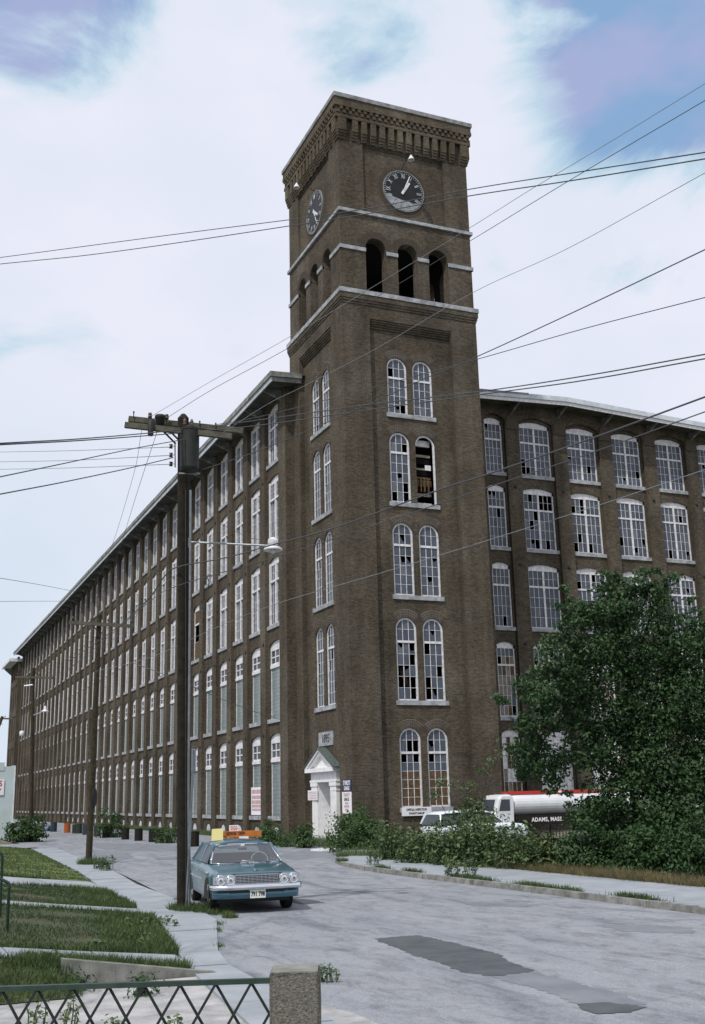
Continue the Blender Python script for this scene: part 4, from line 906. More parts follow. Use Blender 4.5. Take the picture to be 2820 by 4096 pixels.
sign('garage_sign', 'tall white garage sign with red and black lettering under the navy sign', TW, wx, wn, .13, 1.14, .46, 1.34, -.012, 'white_card',
     [("STANLEY'S", 1.21, .20, .70, 'ink_pink'), ('GARAGE', 1.03, .20, .75, 'plate_white'), ('GARAGE', 1.03, .19, .75, 'ink'), ('OFFICIAL', .87, .12, .8, 'ink_pink'), ('INSPECTION', .74, .12, .8, 'ink_pink'), ('STATION', .61, .11, .8, 'ink_pink')], frame_='board_pale')
sp_ = sign('door_sign', 'small white notice fixed across the left column of the doorway', TW, wx, wn, 4.22, 5.42, 1.02, 1.46, .045, 'white_card', [])
ln = MB(K); random.seed(2)
for z in (1.38, 1.31, 1.23, 1.16, 1.09):
    u = 4.32
    while u < 5.3: w_ = random.uniform(.05, .16); ln.fbox(TW, u, min(u + w_, 5.34), .021, .024, z - .018, z + .014); u += w_ + .04
ln.build('lettering', 'ink_pink', sp_)
sign('inspection_sign', 'white inspection station board lying on the lowest tower window sill', TS, (1, 0, 0), (0, -1, 0), 2.30, 3.72, .28, .64, DP - .085, 'white_card',
     [('OFFICIAL INSPECTION', .53, .135, .72, None), ("STANLEY'S GARAGE", .38, .115, .72, None)], 'ink')
sp_ = sign('window_poster', 'tall white poster with faded pink lettering across the foot of a ground floor mill window', TL, wx, wn, LB[1][0] + .16, LB[1][1] - .12, .34, 1.72, .20, 'white_card', [])
ln = MB(K); random.seed(8)
for z, h in ((1.50, .10), (1.22, .09), (.98, .09), (.78, .07), (.6, .06)):
    u = LB[1][0] + .26
    while u < LB[1][1] - .3: w_ = random.uniform(.10, .26); ln.fbox(TL, u, min(u + w_, LB[1][1] - .25), .174, .178, z - h, z + h); u += w_ + .06
ln.build('lettering', 'ink_pink', sp_)
# ================================================================== UTILITY POLES
def catmull(pts, n=7):
    P = [Vector(p) for p in pts]; P = [P[0] * 2 - P[1]] + P + [P[-1] * 2 - P[-2]]; out = []
    for i in range(1, len(P) - 2):
        for j in range(n):
            t = j / n; a, b, c, d = P[i - 1:i + 3]
            out.append(.5 * ((2 * b) + (c - a) * t + (2 * a - 5 * b + 4 * c - d) * t * t + (3 * b - a - 3 * c + d) * t ** 3))
    return out + [P[-2]]
pole = thing('utility_pole', 'thick dark wooden utility pole with double crossarm and transformer, beside the parked teal car', 'utility pole', (-16.42, -28.6, -.95), group=None)
pb = MB(); base = Vector((-16.42, -28.6, -1.1)); topp = PX(733, 1672, 24.9); top_in = topp
pb.tube([base, base.lerp(topp, .33), base.lerp(topp, .66), topp, topp + Vector((.01, 0, .09))], [.158, .148, .138, .127, .05], 16); pb.build('pole', 'pole_wood', pole, smooth=False)
def at(px, py, dep=24.9): return PX(px, py, dep)
for (a, b_, dep) in (((515, 1676), (972, 1724), 25.25), ((500, 1700), (927, 1746), 24.6)):
    x = MB(); x.bar(at(*a, dep), at(*b_, dep), .10, .125); x.build('crossarm', 'arm_wood', pole)
for a, b_ in (((640, 1712), (703, 1775)), ((660, 1705), (720, 1765))):
    x = MB(); x.bar(at(*a, 24.65), at(*b_, 24.7), .012, .04); x.build('brace', 'iron', pole)
def insulator(px, py, dep, h=.16, par=pole):
    p = at(px, py, dep); x = MB(); x.lathe([(.012, -h), (.012, 0), (.045, .005), (.05, .05), (.03, .06), (.045, .075), (.04, .12), (.015, .13)], p, 'z', 10); return x.build('insulator', 'porcelain', par, smooth=True)
for a in ((600, 1672), (667, 1678)): insulator(*a, 25.1)
x = MB(); x.lathe([(.02, -.25), (.09, -.2), (.11, -.02), (.13, 0), (.12, .06), (.04, .08)], at(641, 1672, 25.0), 'z', 12); x.build('lightning_arrester', 'transformer', pole, smooth=True)
for a in ((535, 1652), (799, 1690), (863, 1698)):
    x = MB(); p = at(*a, 25.2); x.tube([p + Vector((0, 0, -.12)), p], .012, 6); x.lathe([(.018, 0), (.018, .04)], p, 'z', 8); x.build('pin', 'iron', pole)
x = MB(); p = at(603, 1705, 24.5); x.lathe([(.06, -.22), (.065, -.2), (.065, .1), (.03, .14)], p, 'z', 12); x.tube([p + Vector((0, 0, .1)), p + Vector((.0, .1, .2))], .015); x.build('fuse_cutout', 'transformer', pole, smooth=True)
tr = MB(); pt, pb_ = at(757, 1712, 24.55), at(759, 1884, 24.55); hgt = (pt - pb_).length
tr.lathe([(.02, -hgt / 2 - .03), (.19, -hgt / 2 - .02), (.215, -hgt / 2 + .04), (.215, hgt / 2 - .06), (.225, hgt / 2 - .05), (.225, hgt / 2), (.15, hgt / 2 + .05), (.03, hgt / 2 + .07)], (pt + pb_) / 2, 'z', 24)
t_ = tr.build('transformer', 'transformer', pole, smooth=False)
for dx in (-.1, .06):
    x = MB(); x.lathe([(.03, 0), (.045, .05), (.025, .07), (.045, .1), (.02, .17)], pt + Vector((dx, .02, .05)), 'z', 10); x.build('bushing', 'porcelain', t_, smooth=True)
x = MB(); x.bar(pb_ + Vector((-.2, .2, -.02)), pb_ + Vector((.25, .05, -.02)), .05, .03); x.build('transformer_bracket', 'galv', pole)
x = MB(); x.bar(at(700, 1770), at(701, 1870), .03, .02)
x.build('insulator_rack', 'galv', pole)
for y_ in (1785, 1820, 1856):
    q = MB(); q.lathe([(.02, -.05), (.045, -.045), (.03, 0), (.045, .045), (.02, .05)], at(684, y_), 'z', 10); q.bar(at(684, y_), at(702, y_), .012, .012); q.build('spool', 'porcelain', pole, smooth=True)
# conduit, ground wire, steps
x = MB(); x.tube(catmull([at(762, 1960, 24.75), at(760, 2300, 24.75), at(757, 2700, 24.72), at(754, 3200, 24.72), at(757, 3630, 24.7)]), .026, 8); x.build('conduit', 'galv', pole)
x = MB(); x.tube([at(742, 1960, 24.72), at(744, 3620, 24.72)], .008, 5); x.build('ground_wire', 'wire', pole)
# street light arm and lamp
x = MB(); x.tube([at(748, 2168), at(800, 2170), at(1080, 2183)], .022, 8); x.tube([at(752, 2150), at(752, 2190)], .05, 8); arm = x.build('lamp_arm', 'galv', pole)
lp = MB(); c = at(1092, 2180); lp.lathe([(.02, -.02), (.10, -.01), (.125, .06), (.11, .13), (.05, .17), (.02, .18)], c, 'z', 18); lh = lp.build('lamp', 'white_paint', arm, smooth=True)
sh = MB(); c = at(1092, 2198); n = 30
prof = [(.08, .06), (.15, .055), (.205, .02), (.215, -.02), (.20, -.028), (.17, .0), (.09, .025)]
sh.lathe(prof, c, 'z', n); sh.build('lamp_shade', 'white_paint', lh, smooth=True)
x = MB(); x.lathe([(.02, -.1), (.05, -.07), (.055, .0), (.03, .03)], c, 'z', 12); x.build('bulb', 'lens', lh, smooth=True)
x = MB(); x.tube([at(870, 2090), at(1000, 2152), at(1075, 2168)], .006, 5); x.tube([at(745, 1975, 24.9), at(870, 2090)], .006, 5); x.build('stay_wire', 'wire', arm)
# cable drip loop
x = MB(); x.tube(catmull([at(846, 2308), at(838, 2298), at(828, 2310), at(836, 2330), at(822, 2380), at(812, 2440)]), .012, 6); x.build('cable_tail', 'wire', pole)
# second and third poles along the sidewalk, and one beyond the garage
def far_pole(label, base, top, px_arm, dep, r=.14, extra=None):
    t = thing('utility_pole', label, 'utility pole', base); b_ = Vector(base) + Vector((0, 0, -.1))
    x = MB(); x.tube([b_, b_.lerp(top, .5), top], [r, r * .9, r * .75], 12); x.build('pole', 'pole_brown', t)
    x = MB(); x.bar(PX(*px_arm[0], dep), PX(*px_arm[1], dep), .11, .13); ca_ = x.build('crossarm', 'arm_wood', t)
    c = (PX(*px_arm[0], dep) + PX(*px_arm[1], dep)) / 2
    x = MB(); x.bar(PX(*px_arm[0], dep).lerp(PX(*px_arm[1], dep), .36), c + Vector((0, 0, -.55)), .02, .04); x.build('brace', 'iron', t)
    for f in (.05, .34, .6, .95):
        p = PX(*px_arm[0], dep).lerp(PX(*px_arm[1], dep), f) + Vector((0, 0, .06)); x = MB(); x.lathe([(.015, 0), (.015, .08), (.045, .09), (.04, .17), (.015, .19)], p, 'z', 8); x.build('insulator', 'porcelain', t, smooth=True)
    return t
p2 = far_pole('plain wooden pole with one crossarm, second along the sidewalk', (-14.9, -7.5, -.95), PX(398, 2455, 44.2), ((277, 2490), (536, 2505)), 44.0, .135)
x = MB(); c = PX(378, 3190, 44.0)
x.lathe([(.02, -.03), (.27, -.02), (.29, 0), (.27, .03), (.02, .04)], Vector((0, 0, 0)), 'y', 24); o = x.build('round_sign', 'iron', p2); 
o.matrix_parent_inverse = world_of(p2).inverted(); o.matrix_basis = Matrix.Translation(c) @ Matrix.Rotation(R(62), 4, 'Z') @ Matrix.Diagonal((1, 1, 1.35, 1))
x = MB(); x.bar(PX(383, 2555, 43.9), PX(384, 2600, 43.9), .05, .05); x.build('insulator_rack', 'porcelain', p2)
p3_ = far_pole('distant wooden pole with crossarm and white street lamp, standing in weeds by the white garage', (-13.3, 23.4, -.95), PX(133, 2670, 72.5), ((62, 2708), (214, 2712)), 72.4, .15)
x = MB(); x.tube([PX(130, 2862, 72.4), PX(176, 2846, 72.4)], .03, 6); ar_ = x.build('lamp_arm', 'galv', p3_)
x = MB(); x.lathe([(.26, 0), (.22, .08), (.09, .16), (.08, .35), (.03, .4)], PX(180, 2848, 72.4), 'z', 14); x.build('lamp_shade', 'white_paint', ar_, smooth=True)
x = MB(); x.tube([PX(132, 2740, 72.4), PX(98, 2744, 72.4)], .06, 6); x.build('bracket', 'galv', p3_)
x = MB(); x.lathe([(.06, 0), (.16, .05), (.16, .3), (.06, .36)], PX(87, 2945, 72.2), 'z', 12); x.build('lamp', 'white_paint', p3_, smooth=True)
p4_ = far_pole('dark wooden pole with low crossarm behind the white garage at the left edge', (-16.4, 47, -.95), PX(10, 2866, 97), ((-40, 2872), (60, 2876)), 97, .17)
# steel sign post leaning beside the near pole
sp = thing('sign_post', 'thin grey steel sign post leaning beside the thick pole', 'post', tuple(PG(744, 3638)))
x = MB(); a = PG(744, 3640); b_ = PX(776, 2998, 24.3); x.tube([a + Vector((0, 0, -.1)), b_], .028, 8); x.build('post', 'galv', sp)
x = MB(); v = (b_ - a).normalized(); c = b_ - v * .25
x.prism([c + Vector((.10, .22, .25)), c + Vector((-.10, -.22, .25)), c + Vector((-.10, -.22, -.25)), c + Vector((.10, .22, -.25))], (.012, -.006, 0)); x.build('plate', 'galv', sp)
# ------------------------------------------------------------------ wires, one by one (pixel, depth) along each
def wire(label, pts, r=.008, m_='wire', name='overhead_wire', group='overhead wires'):
    P = [PX(px, py, d) for px, py, d in pts]
    if pts[-1][0] > 2900: P.append(P[-1] + (P[-1] - P[-2]) * 3.0)          # on to the next poles, out of the frame
    if pts[0][0] < -90: P.insert(0, P[0] + (P[0] - P[1]) * 3.0)
    x = MB(); x.tube(catmull(P, 8), r * .88, 5, True); return tag(x.build(name, m_, smooth=True), label, 'wire', group)
q = 1.76692
D = lambda x, y, d: (x * q, y * q, d)
wire('upper of two level wires crossing below the clock faces', [D(-60, 591, 33), D(400, 530, 29), D(775, 481, 25), D(1060, 429, 22), D(1345, 384, 18), D(1680, 332, 15)], .012)
wire('lower of two level wires crossing below the clock faces', [D(-60, 604, 33), D(250, 571, 30.5), D(775, 493, 25), D(1060, 444, 22), D(1300, 408, 18.5), D(1680, 346, 15)], .013)
wire('thin spliced wire dropping steeply from upper right to the pole top', [(600, 1668, 25.1), D(480, 862, 25), D(655, 763, 24), D(860, 640, 23), D(1060, 518, 21.5), D(1200, 430, 19.5), D(1370, 328, 17.5), D(1680, 138, 14.5)], .006, 'wire_pale')
wire('steep wire just below the spliced one, ending on the insulator nearest the thick pole top', [(667, 1672, 25.1), D(480, 882, 25), D(640, 795, 24), D(860, 668, 23), D(1060, 548, 21.5), D(1300, 402, 18.5), D(1680, 178, 14.5)], .007)
wire('faint sagging wire running over the twin arched windows at the top of the tower shaft', [D(413, 1040, 24.8), D(594, 922, 24.4), D(682, 877, 24), D(850, 790, 23), D(1075, 660, 21), D(1290, 560, 19.5), D(1680, 345, 15)], .006, 'wire_pale')
wire('dark wire rising from the transformer foot past the right edge of the tower', [(800, 1882, 24.5), D(594, 1017, 24), D(820, 922, 22.5), D(950, 862, 21.5), D(1085, 805, 20.5), D(1330, 692, 18), D(1680, 525, 15)], .011)
wire('wire from the right end of the crossarm rising gently over the second tower windows', [(858, 1700, 25), D(594, 942, 24.4), D(820, 884, 23), D(1085, 812, 21), D(1330, 742, 18.5), D(1680, 652, 15)], .009)
wire('upper strand of the heavy paired cable crossing behind the pole top', [D(-60, 1007, 16), D(200, 992, 20), D(420, 972, 24.6), D(594, 950, 24), D(820, 918, 22.5), D(1090, 886, 20.5), D(1330, 850, 18), D(1680, 787, 15)], .013)
wire('lower strand of the heavy paired cable crossing behind the pole top', [D(-60, 1010, 16), D(200, 996, 20), D(420, 979, 24.6), D(594, 962, 24), D(820, 930, 22.5), D(1090, 893, 20.5), D(1330, 860, 18), D(1680, 797, 15)], .013)
wire('thick twisted cable sagging across the middle of the tower past the street lamp', [D(150, 1500, 44), D(250, 1432, 36), D(330, 1362, 28), D(372, 1305, 25.4), D(405, 1283, 24.7), D(510, 1263, 24), D(622, 1232, 23), D(760, 1194, 22), D(1000, 1107, 20.5), D(1100, 1075, 19.8), D(1330, 996, 18), D(1680, 868, 15)], .017)
wire('plain cable just below the thick twisted one', [D(150, 1520, 44), D(250, 1438, 36), D(345, 1357, 27), D(400, 1327, 24.8), D(517, 1292, 24), D(622, 1262, 23), D(830, 1195, 21.5), D(1100, 1105, 19.8), D(1330, 1028, 18), D(1680, 902, 15)], .011)
wire('thin wire crossing the third row of tower windows', [D(216, 1520, 43.8), D(340, 1488, 34), D(480, 1425, 28), D(622, 1368, 25), D(860, 1298, 22.5), D(1034, 1245, 21), D(1330, 1152, 18.5), D(1680, 1035, 15)], .007, 'wire_pale')
wire('drop wire sagging across the lower mill windows to the tower above the doorway', [D(300, 1500, 34), D(397, 1537, 27), D(520, 1590, 33), D(640, 1630, 42), D(764, 1653, 50), D(890, 1668, 51.5), D(1010, 1662, 52)], .012)
for i, (a, b_, lb) in enumerate(((1023, 1012, 'top'), (1045, 1031, 'middle'), (1062, 1051, 'bottom'))):
    wire('%s of three thin pale wires running left from the spools on the thick pole' % lb, [D(-60, a + 1.5, 40), D(150, a - 2.5, 34), D(386, b_, 24.9)], .010, 'wire_pale')
wire('upper of two drop cables running down to the left edge from the thick pole', [D(-60, 1092, 15), D(150, 1048, 19), D(300, 1016, 22.5), D(432, 992, 24.6)], .011)
wire('lower of two drop cables running down to the left edge from the thick pole', [D(-60, 1130, 15), D(150, 1090, 19), D(300, 1058, 22.5), D(392, 1036, 24.7)], .012)
wire('left of two thin wires slanting from the crossarm down to the second pole', [(568, 1713, 24.6), D(300, 1083, 30), D(240, 1270, 37), (300, 2484, 44)], .006)
wire('right of two thin wires slanting from the crossarm down to the second pole', [(630, 1722, 24.6), D(312, 1110, 30), D(283, 1204, 36), (392, 2478, 44)], .007)
wire('pale wire at far left ending behind the mill eave', [D(-60, 1299, 40), D(80, 1322, 60), D(170, 1339, 80)], .016, 'wire_pale')
wire('level pale wire low in the sky at far left', [D(-60, 1362, 60), D(80, 1361, 75), D(150, 1361, 90)], .016, 'wire_pale')
wire('thin wire from the second pole crossing to the thick pole below the lamp arm', [(520, 2498, 44), D(340, 1352, 34), D(397, 1300, 25.2)], .008)
wire('long thin wire from the second pole to the distant pole by the garage', [(283, 2487, 44), D(100, 1475, 60), (72, 2704, 72.4)], .010)
wire('second thin wire from the second pole to the distant pole by the garage', [(530, 2500, 44), D(210, 1480, 58), (208, 2708, 72.4)], .010)
# ================================================================== CARS AND TRUCK
def section(w, zb, zs, zt, crown=.03, tuck=.06, inset=.10):
    """half outline of a car body from sill to centre line; mirrored"""
    h = [(w - tuck, zb), (w - .015, zb + .10), (w, (zb + zs) * .52), (w - .01, zs - .05), (w - .04, zs), (w - inset, zt), (w * .55, zt + crown * .7), (0, zt + crown)]
    return [(x, z) for x, z in h] + [(-x, z) for x, z in h[:-1][::-1]]
def body_mesh(mb, st):
    secs = [[(x, y, z) for x, z in section(*a)] for y, a in st]; mb.loft(secs)
def car_wheel(par, x, y, r=.33, wd=.19):
    s = 1 if x > 0 else -1; t_ = MB(); t_.lathe([(r * .6, -wd / 2), (r * .93, -wd / 2), (r, -wd * .35), (r, wd * .35), (r * .93, wd / 2), (r * .6, wd / 2)], (x, y, r), 'x', 26); w_ = t_.build('wheel', 'tyre', par)
    h = MB(); h.lathe([(.01, 0), (r * .62, 0), (r * .60, .03), (r * .30, .05), (.02, .055)] if s > 0 else [(.01, -.055), (r * .30, -.05), (r * .60, -.03), (r * .62, 0), (.01, 0)], (x + s * wd * .38, y, r), 'x', 20); h.build('hubcap', 'chrome', w_, smooth=True)
# --- teal sedan: local +x = its left, -y = forward
def rot(o, az): o.rotation_euler = (0, 0, az)
hx, hy = -.136, -.99; az = math.atan2(hx, -hy)                  # turned a little towards the viewer
car = thing('parked_car', 'teal blue sedan parked by the thick pole with an orange sign board on its roof', 'car', (-15.28, -30.45, -.95), az, local=True); car.scale = (1.03, 1.03, 1.03)
bd = MB()
ST = [(-.005, (.88, .40, .72, .76, .02)), (.05, (.93, .32, .76, .815, .015)), (.35, (.945, .27, .80, .865, .02)), (.9, (.955, .26, .845, .91, .025)), (1.45, (.955, .25, .875, .945, .025)),
      (2.2, (.955, .25, .90, .96, .02)), (3.2, (.955, .25, .90, .955, .02)), (3.9, (.95, .26, .885, .94, .03)), (4.6, (.93, .29, .85, .90, .03)), (4.85, (.89, .36, .80, .84, .02))]
body_mesh(bd, ST); 
carb = bd.build('body', 'teal', car, smooth=False)
bv = carb.modifiers.new('bevel', 'BEVEL'); bv.width = .03; bv.segments = 2; bv.limit_method = 'ANGLE'; bv.angle_limit = R(25)
# raised hood spine and windscreen cowl
x = MB(); x.loft([[(-.05, .10, .845), (.0, .10, .86), (.05, .10, .845)], [(-.09, 1.3, .965), (.0, 1.3, .99), (.09, 1.3, .965)]]); x.build('hood_ridge', 'teal', carb, smooth=True)
# roof, pillars, glass
RB = [(-.78, 1.95), (.78, 1.95), (.80, 3.25), (-.80, 3.25)]
def roof_sec(y, w, z, c): return [(-w, y, z - .05), (-w + .03, y, z), (-w * .55, y, z + c * .8), (0, y, z + c), (w * .55, y, z + c * .8), (w - .03, y, z), (w, y, z - .05), (w * .5, y, z - .03), (-w * .5, y, z - .03)]
x = MB(); x.loft([roof_sec(1.84, .63, 1.32, .05), roof_sec(1.98, .67, 1.345, .075), roof_sec(2.6, .69, 1.36, .09), roof_sec(3.3, .67, 1.335, .08), roof_sec(3.55, .62, 1.29, .06)]); x.build('roof', 'teal', car, smooth=True)
WB, WT = (.80, 1.28, .945), (.63, 1.90, 1.335)
gl = MB(); n = 8
rows = []
for i in range(n + 1):
    f = i / n; u = f * 2 - 1; bow = .12 * (1 - u * u)
    rows.append(((u * WB[0], WB[1] - bow, WB[2] + .01), (u * WT[0], WT[1] - bow * .6, WT[2])))
for a, b_ in zip(rows, rows[1:]): gl.poly([a[0], b_[0], b_[1], a[1]])
gl.build('windscreen', 'auto_glass', car, smooth=True)
tr_ = MB()
tr_.tube([r_[1] for r_ in rows], .014, 6); tr_.tube([r_[0] for r_ in rows], .012, 6)
for s in (0, -1): tr_.tube([rows[s][0], rows[s][1]], .018, 6)
tr_.build('windscreen_trim', 'chrome', car, smooth=True)
for s in (-1, 1):
    for (ya, za, yb, zb, w_) in ((1.30, .95, 1.92, 1.335, .05), (2.45, .95, 2.50, 1.345, .05), (3.80, .93, 3.45, 1.32, .10)):
        xa = .86 if ya > 1.5 else .80
        p = MB(); p.bar((s * xa, ya, za), (s * .66, yb, zb), .05, w_); p.build('pillar', 'teal', car)
    g_ = MB(); g_.poly([(s * .855, 1.42, .955), (s * .875, 2.42, .96), (s * .67, 2.47, 1.335), (s * .645, 1.97, 1.33)]); g_.build('side_window', 'glass2', car, fix=False)
    g_ = MB(); g_.poly([(s * .875, 2.48, .96), (s * .865, 3.70, .95), (s * .66, 3.38, 1.32), (s * .67, 2.53, 1.335)]); g_.build('side_window', 'glass2', car, fix=False)
    d_ = MB(); d_.box(*sorted((s * .949, s * .962)), 1.55, 3.6, .62, .645); d_.build('side_trim', 'chrome', carb)
    h_ = MB(); h_.box(*sorted((s * .95, s * .985)), 2.15, 2.32, .78, .805); h_.build('door_handle', 'chrome', carb)
    v_ = MB()
    for i in range(3): v_.lathe([(.02, -.012), (.035, 0), (.02, .012)], (s * .955, .75 + i * .1, .79), 'x', 12)
    v_.build('fender_port', 'chrome', carb, smooth=True)
    for yy in (.82, 3.72):
        wl_ = MB(); wl_.prism([(s * .951, yy + .375 * math.cos(t), max(.262, .33 + .375 * math.sin(t))) for t in np.linspace(-.18, math.pi + .18, 15)], (s * .008, 0, 0))
        wl_.build('wheel_arch', 'dark_metal', carb)
    for yy in (.82, 3.72): car_wheel(car, s * .80, yy, .335, .20)
g_ = MB(); g_.poly([(-.80, 3.82, .95), (.80, 3.82, .95), (.62, 3.50, 1.32), (-.62, 3.50, 1.32)]); g_.build('rear_window', 'auto_glass', car, fix=False)
# cabin
st_ = MB(); st_.box(-.72, .72, 2.25, 2.45, .55, 1.06); st_.box(-.72, .72, 3.3, 3.5, .55, 1.08); st_.box(-.72, .72, 1.9, 2.3, .5, .68); st_.build('seat', 'seat', car)
ds_ = MB(); ds_.box(-.78, .78, 1.42, 1.6, .80, .965); ds_.build('dashboard', 'teal', car)
sw = MB(); c = Vector((.38, 1.72, .98)); sw.tube([c + Vector((.19 * math.cos(t), .05 * math.sin(t), .17 * math.sin(t))) for t in np.linspace(0, 2 * math.pi, 20)], .011, 6); sw.build('steering_wheel', 'white_card', car)
vz = MB()
vz.box(-.56, -.06, 1.80, 1.82, 1.24, 1.325); vz.build('sun_visor', 'white_card', car)
mr_ = MB(); mr_.box(-.10, .10, 1.80, 1.83, 1.20, 1.26); mr_.build('mirror', 'dark_metal', car)
st2 = MB(); st2.box(-.05, .04, 1.765, 1.77, 1.29, 1.335); st2.build('sticker', 'white_card', car)
# nose
no = MB(); no.box(-.86, .86, -.03, .03, .585, .80); no.build('nose_panel', 'dark_metal', carb)
gr = MB()
for i in range(6): z = .61 + i * .031; gr.box(-.455, .455, -.058, -.03, z - .0065, z + .0065)
for i in range(11): u = -.455 + i * .091; gr.box(u - .0035, u + .0035, -.052, -.03, .595, .775)
gr.box(-.47, .47, -.06, -.03, .775, .79); gr.box(-.47, .47, -.06, -.03, .583, .595); gr.build('grille', 'chrome', car)
for s in (-1, 1):
    bz = MB()
    bz.prism([(s * .47, -.075, .575), (s * .93, -.045, .60), (s * .93, -.045, .755), (s * .87, -.06, .80), (s * .56, -.075, .80), (s * .47, -.075, .775)], (0, .06, 0)); b2 = bz.build('headlight_bezel', 'chrome', carb)
    for cx_ in (.575, .785):
        h = MB(); h.lathe([(.098, .02), (.102, -.02), (.09, -.03), (.08, -.012)], (s * cx_, -.085, .68), 'y', 24); o = h.build('headlight', 'chrome', car, smooth=True)
        g_ = MB(); g_.lathe([(.082, .02), (.082, -.008), (.06, -.022), (.02, -.03)], (s * cx_, -.085, .68), 'y', 24); g_.build('lens', 'lens', o, smooth=True)
        g_ = MB(); g_.lathe([(.03, 0), (.03, -.006)], (s * cx_, -.113, .68), 'y', 12); g_.build('bulb', 'truck_grey', o)
bp_ = MB()
def bump_sec(x, y, z, h=.055, t=.05): return [(x, y + t, z - h), (x, y - t * .2, z - h), (x, y - t, z - h * .3), (x, y - t, z + h * .3), (x, y - t * .3, z + h), (x, y + t, z + h)]
bp_.loft([bump_sec(-1.0, .32, .53), bump_sec(-.97, .02, .53), bump_sec(-.90, -.08, .53), bump_sec(-.5, -.13, .53), bump_sec(0, -.145, .53), bump_sec(.5, -.13, .53), bump_sec(.90, -.08, .53), bump_sec(.97, .02, .53), bump_sec(1.0, .32, .53)])
bp_.build('bumper', 'chrome', car, smooth=True)
va = MB(); va.loft([[(x_, y_ + .05, .30), (x_, y_, .30), (x_, y_ - .015, .38), (x_, y_, .475), (x_, y_ + .05, .475)] for x_, y_ in ((-.93, .12), (-.86, .0), (-.5, -.05), (0, -.06), (.5, -.05), (.86, .0), (.93, .12))]); va.build('valance', 'teal', carb, smooth=True)
va = MB(); va.box(-.58, -.19, -.075, -.05, .42, .47); va.box(.19, .58, -.075, -.05, .42, .47); va.build('air_slot', 'dark_metal', carb)
pl_ = MB(); pl_.box(-.165, .165, -.14, -.12, .31, .475); pl2 = pl_.build('number_plate', 'plate_white', car)
text_mesh('791 798', .125, 'lettering', 'ink', pl2, frame((0, -.142, .39), (1, 0, 0), (0, 0, 1)), .002, .72, .004)
ud = MB(); ud.box(-.78, .78, .35, 4.5, .20, .32); ud.build('underbody', 'dark_metal', car)
wp = MB()
for x0, x1 in ((-.62, -.16), (.06, .52)): wp.bar((x0, 1.21, .985), (x1, 1.13, .965), .018, .012)
wp.build('wiper', 'dark_metal', car)
em = MB(); em.prism([(-.14, 1.06, .972), (0, 1.0, .972), (.14, 1.06, .972), (.13, 1.12, .99), (0, 1.08, .985), (-.13, 1.12, .99)], (0, 0, .03)); em.build('hood_badge', 'chrome', car)
vn_ = MB(); vn_.box(.42, .55, 1.17, 1.2, .965, .98); vn_.build('washer', 'chrome', car)
# roof sign board
def local_thing(name, label, cat):
    o = thing(name, label, cat, car.location, az, local=True); o.scale = car.scale; return o
rs = local_thing('roof_sign', 'long orange sign board with black lettering fixed across the roof of the teal car', 'sign')
x = MB(); x.box(-.33, .59, 2.62, 2.72, 1.46, 1.60); x.build('board', 'orange', rs)
text_mesh("LEON'AI   DEPA", .10, 'lettering', 'ink', rs, frame((-.03, 2.618, 1.545), (1, 0, 0), (0, 0, 1)), .002, .66, .003)
x = MB()
for u in (-.25, .5): x.bar((u, 2.67, 1.425), (u, 2.67, 1.46), .04, .08)
x.build('foot', 'galv', rs); x = MB(); x.box(.05, .27, 2.55, 2.6, 1.43, 1.475); x.build('bracket', 'white_card', rs)
cs = local_thing('roof_card', 'small white card with red lettering standing behind the orange roof sign', 'sign')
x = MB(); x.box(-.16, .06, 2.735, 2.745, 1.45, 1.735); x.build('card', 'white_card', cs)
x = MB(); random.seed(6)
for z in (1.70, 1.665, 1.63):
    u = -.13
    while u < .03: w_ = random.uniform(.015, .04); x.box(u, u + w_, 2.732, 2.7345, z - .011, z + .011); u += w_ + .012
x.build('lettering', 'ink_red', cs)
yc = local_thing('roof_card', 'yellow card leaning on the car roof beside the orange sign', 'sign')
x = MB(); x.hexa([(-.63, 2.40, 1.40), (-.365, 2.36, 1.42), (-.365, 2.37, 1.42), (-.63, 2.41, 1.40), (-.60, 2.56, 1.665), (-.34, 2.52, 1.675), (-.34, 2.53, 1.675), (-.60, 2.57, 1.665)]); x.build('card', 'yellow_card', yc)
# --- tanker truck behind the weeds: cab faces -x
tk = thing('tanker_truck', 'white tank truck with red top rail and black lettered skirt by the mill', 'truck', (9.0, -3.0, -.95), R(-3), local=True)
def tv(mb): pass
x = MB(); n = 28
def tank_ring(u, s=1.0): return [(u, .78 * s * math.cos(a) * (abs(math.cos(a)) ** -.12 if abs(math.cos(a)) > .1 else 1), 1.80 + .60 * s * math.sin(a)) for a in np.linspace(0, 2 * math.pi, n, endpoint=False)]
x.loft([tank_ring(-1.52, .80), tank_ring(-1.45, .96), tank_ring(-1.35), tank_ring(6.3), tank_ring(6.4, .95)]); tank = x.build('tank', 'truck_white', tk, smooth=False)
x = MB(); x.lathe([(.01, -.02), (.55, -.015), (.57, 0), (.55, .01)], (-1.54, 0, 1.80), 'x', 24); x.build('tank_head', 'truck_grey', tank)
for u in (1.4, 3.2, 5.0):
    x = MB(); r_ = [(p[0], p[1] * 1.012, 1.8 + (p[2] - 1.8) * 1.012) for p in tank_ring(u)]; r2 = [(u + .05, p[1], p[2]) for p in r_]; x.loft([r_, r2]); x.build('band', 'truck_white', tank)
x = MB(); x.box(-1.5, 6.2, -.58, -.50, 2.28, 2.44); x.box(-1.5, 6.2, .50, .58, 2.28, 2.44); x.box(-1.5, -1.42, -.50, .50, 2.28, 2.44); x.build('top_rail', 'truck_red', tk)
x = MB(); x.box(1.3, 1.5, -.62, -.585, 2.32, 2.42); x.build('marker', 'white_card', tk)
x = MB(); x.box(-1.45, 6.3, -.84, .84, .72, 1.22); sk = x.build('skirt', 'drum_black', tk)
